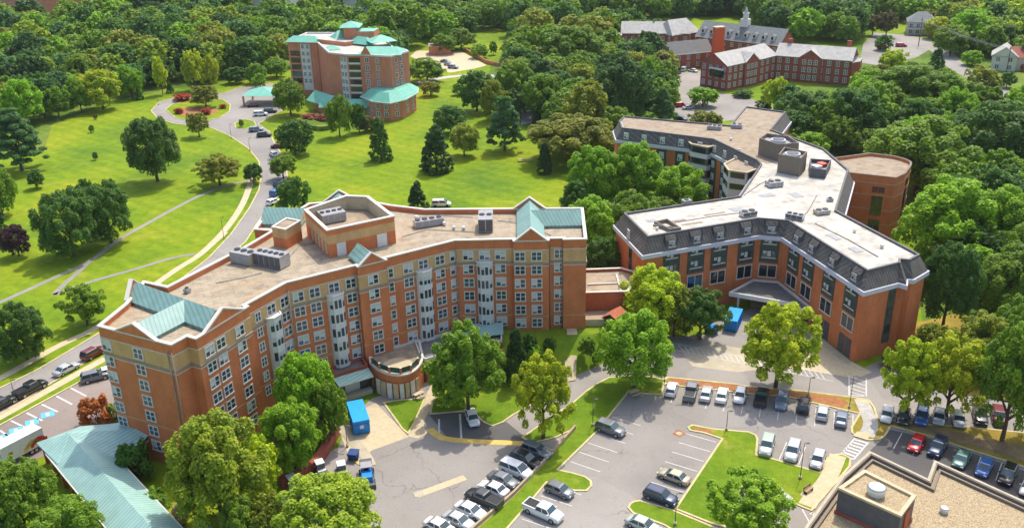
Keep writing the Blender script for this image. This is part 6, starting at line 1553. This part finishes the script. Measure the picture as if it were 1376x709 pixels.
part('side_window', lambda m: m.face([(2.7, 1.06, 1.6), (2.7, 1.0, 2.15), (3.6, 1.0, 2.15), (3.7, 1.06, 1.6)], 'car_glass'), t)
part('chassis', lambda m: m.box((-.4, 0, .7), (3.9, .5, .14), 'black'), t)
def swirl(m, col, x0, s, ph):
    for i in range(7):
        x = x0-i*.28*s; z = 1.35+.75*math.sin(i*.45+ph); 
        m.box((x, 1.205, z), (.2*s, .01, .28*s), col, 0)
part('logo', lambda m: (swirl(m, 'red_paint', -2.4, 1.3, .2), swirl(m, 'paint_yellow', -1.3, 1.3, 0), m.box((.9, 1.205, 2.0), (.28, .01, .26), 'red_paint')), t)
for sx in (-2.9, -2.2, 2.9):
    for sy in (-1, 1):
        w1 = inst(CPR['pickup'][1], 'wheel', t, (sx, sy*.98, .42)); inst(CPR['pickup'][2], 'rim', w1, (0, 0, 0))
# skips / compactors
def skip(nm, px, py, z, a, L, W_, H_, lab, col='blue_paint', top='blue_tarp'):
    g = G(px, py, z); t = root(nm, (*g, .03), lab, 'skip', None, None, R(a))
    part('container', lambda m: m.taper([(-L/2+.3, -W_/2), (L/2-.3, -W_/2), (L/2-.3, W_/2), (-L/2+.3, W_/2)], .15, [(-L/2, -W_/2), (L/2, -W_/2), (L/2, W_/2), (-L/2, W_/2)], H_, col, None), t)
    part('lid', lambda m: m.box((0, 0, H_+.05), (L/2+.04, W_/2+.04, .06), top), t)
    def ribs(m):
        for i in range(int(L/.8)):
            x = -L/2+.5+i*.8
            for s in (-1, 1): m.box((x, s*(W_/2+.04), H_/2), (.06, .05, H_/2-.1), col)
        for s in (-1, 1): m.box((s*(L/2-.02), 0, H_*.75), (.05, W_/2-.1, .07), col)
    part('rib', ribs, t); part('skid', lambda m: [m.box((0, s*.5, .08), (L/2-.4, .08, .08), 'black') for s in (-1, 1)], t); return t
sk1 = skip('waste_skip', 482, 563, 1.0, dirpx((478, 551), (487, 578)), 6.2, 2.5, 2.5, 'long blue covered skip standing on the pale loading apron')
part('sign', lambda m: (m.box((3.06, 0, 1.5), (.02, .3, .35), 'white')), sk1)
skip('waste_skip', 985, 431, 1.0, dirpx((990, 422), (981, 442)), 5.6, 2.4, 2.3, 'blue covered skip at the mouth of the entrance canopy')
skip('dumpster', 956, 443, .6, dirpx((948, 440), (962, 446)), 2.4, 1.6, 1.3, 'small blue dumpster left of the skip by the canopy', 'navy_paint', 'blue_paint')
skip('dumpster', 475, 612, .6, 80, 1.5, 1.4, 1.2, 'small violet blue bin on the concrete kerb walk', 'navy_paint', 'navy_paint')
# compact tractor with loader and canopy
g = G(493, 637, .8); t = root('utility_tractor', (*g, .03), 'blue compact tractor with grey canopy and rear hopper in the service yard', 'tractor', None, None, R(dirpx((490, 622), (493, 648))))
part('hood', lambda m: (m.box((.9, 0, .95), (.85, .75, .55), 'blue_paint'), m.box((-.3, 0, .8), (.5, .8, .4), 'blue_paint')), t)
part('canopy', lambda m: m.box((-.5, 0, 2.1), (.75, .8, .06), 'grey'), t)
part('roll_frame', lambda m: [m.box((x, s*.7, 1.5), (.05, .05, .6), 'black') for x in (-1.1, .1) for s in (-1, 1)], t)
part('seat', lambda m: (m.box((-.6, 0, 1.25), (.3, .35, .08), 'black'), m.box((-.9, 0, 1.55), (.06, .35, .3), 'black')), t)
part('hopper', lambda m: m.taper([(-2.2, -.5), (-1.3, -.5), (-1.3, .5), (-2.2, .5)], .7, [(-2.6, -.9), (-1.2, -.9), (-1.2, .9), (-2.6, .9)], 1.7, 'grey', 'darkgrey'), t)
part('loader_arm', lambda m: (m.bar((.3, .95, 1.2), (2.3, .95, .5), .12, .15, 'darkgrey'), m.bar((.3, -.95, 1.2), (2.3, -.95, .5), .12, .15, 'darkgrey'), m.box((2.4, 0, .4), (.25, 1.1, .35), 'darkgrey')), t)
for sx, s_ in ((-.9, 1.25), (1.3, .9)):
    for sy in (-1, 1): w1 = inst(CPR['pickup'][1], 'wheel', t, (sx, sy*.95, .42*s_)); w1.scale = (s_, 1, s_); inst(CPR['pickup'][2], 'rim', w1, (0, 0, 0))
# small utility carts
def cart(px, py, a, lab):
    g = G(px, py, .7); t = root('utility_cart', (*g, .03), lab, 'utility cart', 'white utility carts by the garden wall', None, R(a))
    part('body', lambda m: (m.box((.75, 0, .6), (.5, .6, .3), 'white'), m.box((-.1, 0, .45), (.5, .6, .15), 'darkgrey'), m.box((-1.0, 0, .65), (.55, .6, .3), 'white', 0, 'darkgrey')), t)
    part('roof', lambda m: m.box((0, 0, 1.75), (.7, .62, .05), 'white'), t)
    part('seat', lambda m: (m.box((-.2, 0, .8), (.25, .5, .12), 'black'), m.box((-.45, 0, 1.1), (.06, .5, .25), 'black')), t)
    part('windshield', lambda m: m.face([(.75, -.55, .9), (.75, .55, .9), (.6, .55, 1.7), (.6, -.55, 1.7)], 'car_glass'), t)
    for x in (-.6, .6):
        for s in (-1, 1): part('post', lambda m: m.box((x, s*.57, 1.3), (.03, .03, .45), 'darkgrey'), t)
    for sx in (-1.0, .8):
        for sy in (-1, 1): w1 = inst(CPR['sedan'][1], 'wheel', t, (sx, sy*.55, .25)); w1.scale = (.78, .8, .78)
cart(430, 628, dirpx((425, 620), (434, 636)), 'white utility cart on the right of two beside the shady garden wall'); cart(459, 630, dirpx((457, 620), (462, 640)), 'white utility cart standing in the sun by the kerb'); cart(392, 648, dirpx((386, 640), (398, 656)), 'white utility cart furthest left in the shade of the garden wall')

# ------------------------------------------------------------------ lamps, bench, posts
def lamp(px, base, top, lab, head=1):
    g = G(px, base); lo, hi = 0, 20
    for _ in range(30):
        m_ = (lo+hi)/2; lo, hi = (m_, hi) if proj(*g, m_)[1] > top else (lo, m_)
    h = max(3.5, lo); t = root('street_lamp', (*g, 0), lab, 'street lamp', 'lamp posts')
    part('base', lambda m: m.cyl((0, 0), .22, 0, .5, 'concrete', 12), t); part('pole', lambda m: m.cyl((0, 0), .065, .5, h, 'darkgrey', 8, .045), t)
    part('arm', lambda m: [m.bar((0, 0, h), (s*.35, 0, h+.03), .06, .06, 'darkgrey') for s in ((-1, 1) if head == 2 else (1,))], t)
    for s in ((-1, 1) if head == 2 else (1,)): part('lamp_head', lambda m: m.box((s*.5, 0, h), (.22, .13, .06), 'darkgrey'), t)
for a_ in ((1075, 643, 595, 'lamp post on the central lawn above the bench'), (1086, 532, 514, 'lamp post on the mulch strip behind the black suv'), (1141, 548, 505, 'lamp post at the right end of the mulch strip'), (796.5, 572, 536, 'lamp post on the grass strip above the dark grey suv'), (907, 705, 662, 'lamp post on the grass tip at the bottom'), (22, 540, 510, 'lamp post beside the black pickup on the left street'), (976, 578, 560, 'lamp post on the narrow left part of the central lawn'), (467, 600, 572, 'lamp post on the kerb walk by the blue skip'), (301, 320, 292, 'lamp post on the strip beside the street behind the roof'), (311, 186, 167, 'lower lamp post by the drive below the loop'), (336, 203, 186, 'lamp post by the drive at the bend'), (213, 141, 130, 'lamp post beside the loop drive')):
    lamp(*a_)
g = G(1086, 661); t = root('bench', (*g, .13), 'brown park bench on the small paved pad beside the yellow path', 'bench', None, None, R(dirpx((1080, 664), (1092, 656))))
part('seat', lambda m: [m.box((0, -.2+i*.13, .45), (.85, .05, .025), 'timber') for i in range(4)], t); part('backrest', lambda m: [m.box((0, .3, .6+i*.14), (.85, .025, .05), 'timber') for i in range(3)], t)
for s in (-1, 1): part('leg', lambda m: (m.box((s*.7, 0, .22), (.05, .25, .22), 'black'), m.box((s*.7, .3, .55), (.04, .03, .4), 'black')), t)
def bench2(px, py, a, lab, z=.13):
    g = G(px, py); t = root('garden_table', (*g, z), lab, 'picnic table', None, None, R(a))
    part('table_top', lambda m: m.box((0, 0, .74), (.9, .4, .04), 'beige'), t)
    for s in (-1, 1): part('bench_seat', lambda m: m.box((0, s*.75, .44), (.9, .15, .03), 'beige'), t)
    for s in (-1, 1): part('leg', lambda m: m.box((s*.65, 0, .36), (.06, .75, .05), 'timber') or m.box((s*.65, 0, .37), (.05, .05, .36), 'timber'), t)
bench2(563, 534, 40, 'pale picnic table on the grass below the rounded terrace'); bench2(852, 531, 30, 'small pale slab box at the top of the grass strip', .13)
bench2(700, 217, 10, 'left of two brown tables on the big lawn', .02); bench2(711, 217, 10, 'right of two brown tables on the big lawn', .02)
# power lines and pole at the far right
g1 = G(1350, 108); t = root('utility_pole', (*g1, 0), 'wooden power pole at the far street with crossarm', 'power pole', 'power poles')
part('pole', lambda m: m.cyl((0, 0), .2, 0, 13, 'bark', 8, .14), t); part('crossarm', lambda m: m.box((0, 0, 12.2), (1.2, .08, .1), 'bark', .7), t)
g2 = G(1234, 62); t2 = root('utility_pole', (*g2, 0), 'wooden power pole in front of the slate roofed house', 'power pole', 'power poles')
part('pole', lambda m: m.cyl((0, 0), .2, 0, 13, 'bark', 8, .14), t2); part('crossarm', lambda m: m.box((0, 0, 12.2), (1.2, .08, .1), 'bark', .7), t2)
for k, dz in enumerate((12.3, 11.8, 11.2)):
    mb = MB(); pts = []
    for i in range(15):
        u = i/14; pts.append((g1[0]+(g2[0]-g1[0])*u+k*.6, g1[1]+(g2[1]-g1[1])*u, dz-2.2*4*u*(1-u)*.5))
    mb.tube(pts, [.05]*15, 'grey', 4); o = mb.build('power_line', None, (*g1, dz)); tag(o, 'thin sagging overhead wire strung between the two far power poles', 'power line', 'overhead wires')
# teal court / pond by the right trees
mb = MB(); mb.sheet(smooth(GP([(1300, 432), (1312, 428), (1328, 436), (1332, 446), (1318, 448)]), 3, True), .06, 'teal_bright'); o = mb.build('tarpaulin', None, (*G(1315, 438), 0)); tag(o, 'green tarpaulin lying on the bare ground under the right trees', 'tarpaulin')
# stair rail wall at brick end
mb = MB(); pts = GP([(1150, 482), (1172, 474), (1192, 462)]);
for i in range(2): mb.bar((*pts[i], 1.3-i*.3), (*pts[i+1], 1.0-i*.3), .3, 1.3, 'brick_deep')
o = mb.build('stair_wall', None, (*pts[0], 0)); tag(o, 'low dark red brick stair wall at the foot of the mansard block', 'garden wall')
# ------------------------------------------------------------------ summer air
mb = MB(); mb.prism([(-1500, -60), (1500, -60), (1500, 1500), (-1500, 1500)], -1, 81.5, 'white', None, True)
hz = mb.build('haze', None, (0, 0, 0)); tag(hz, kind='stuff', label='faint pale summer haze filling the air over the site')
hm = bpy.data.materials.new('haze'); hm.use_nodes = True; n_ = hm.node_tree; n_.nodes.remove(n_.nodes['Principled BSDF'])
pv = n_.nodes.new('ShaderNodeVolumePrincipled'); pv.inputs['Color'].default_value = (.85, .92, 1, 1); pv.inputs['Density'].default_value = .00005; pv.inputs['Anisotropy'].default_value = .2
n_.links.new(pv.outputs[0], n_.nodes['Material Output'].inputs['Volume'])
hz.data.materials.clear(); hz.data.materials.append(hm)
scene.cycles.volume_bounces = 0
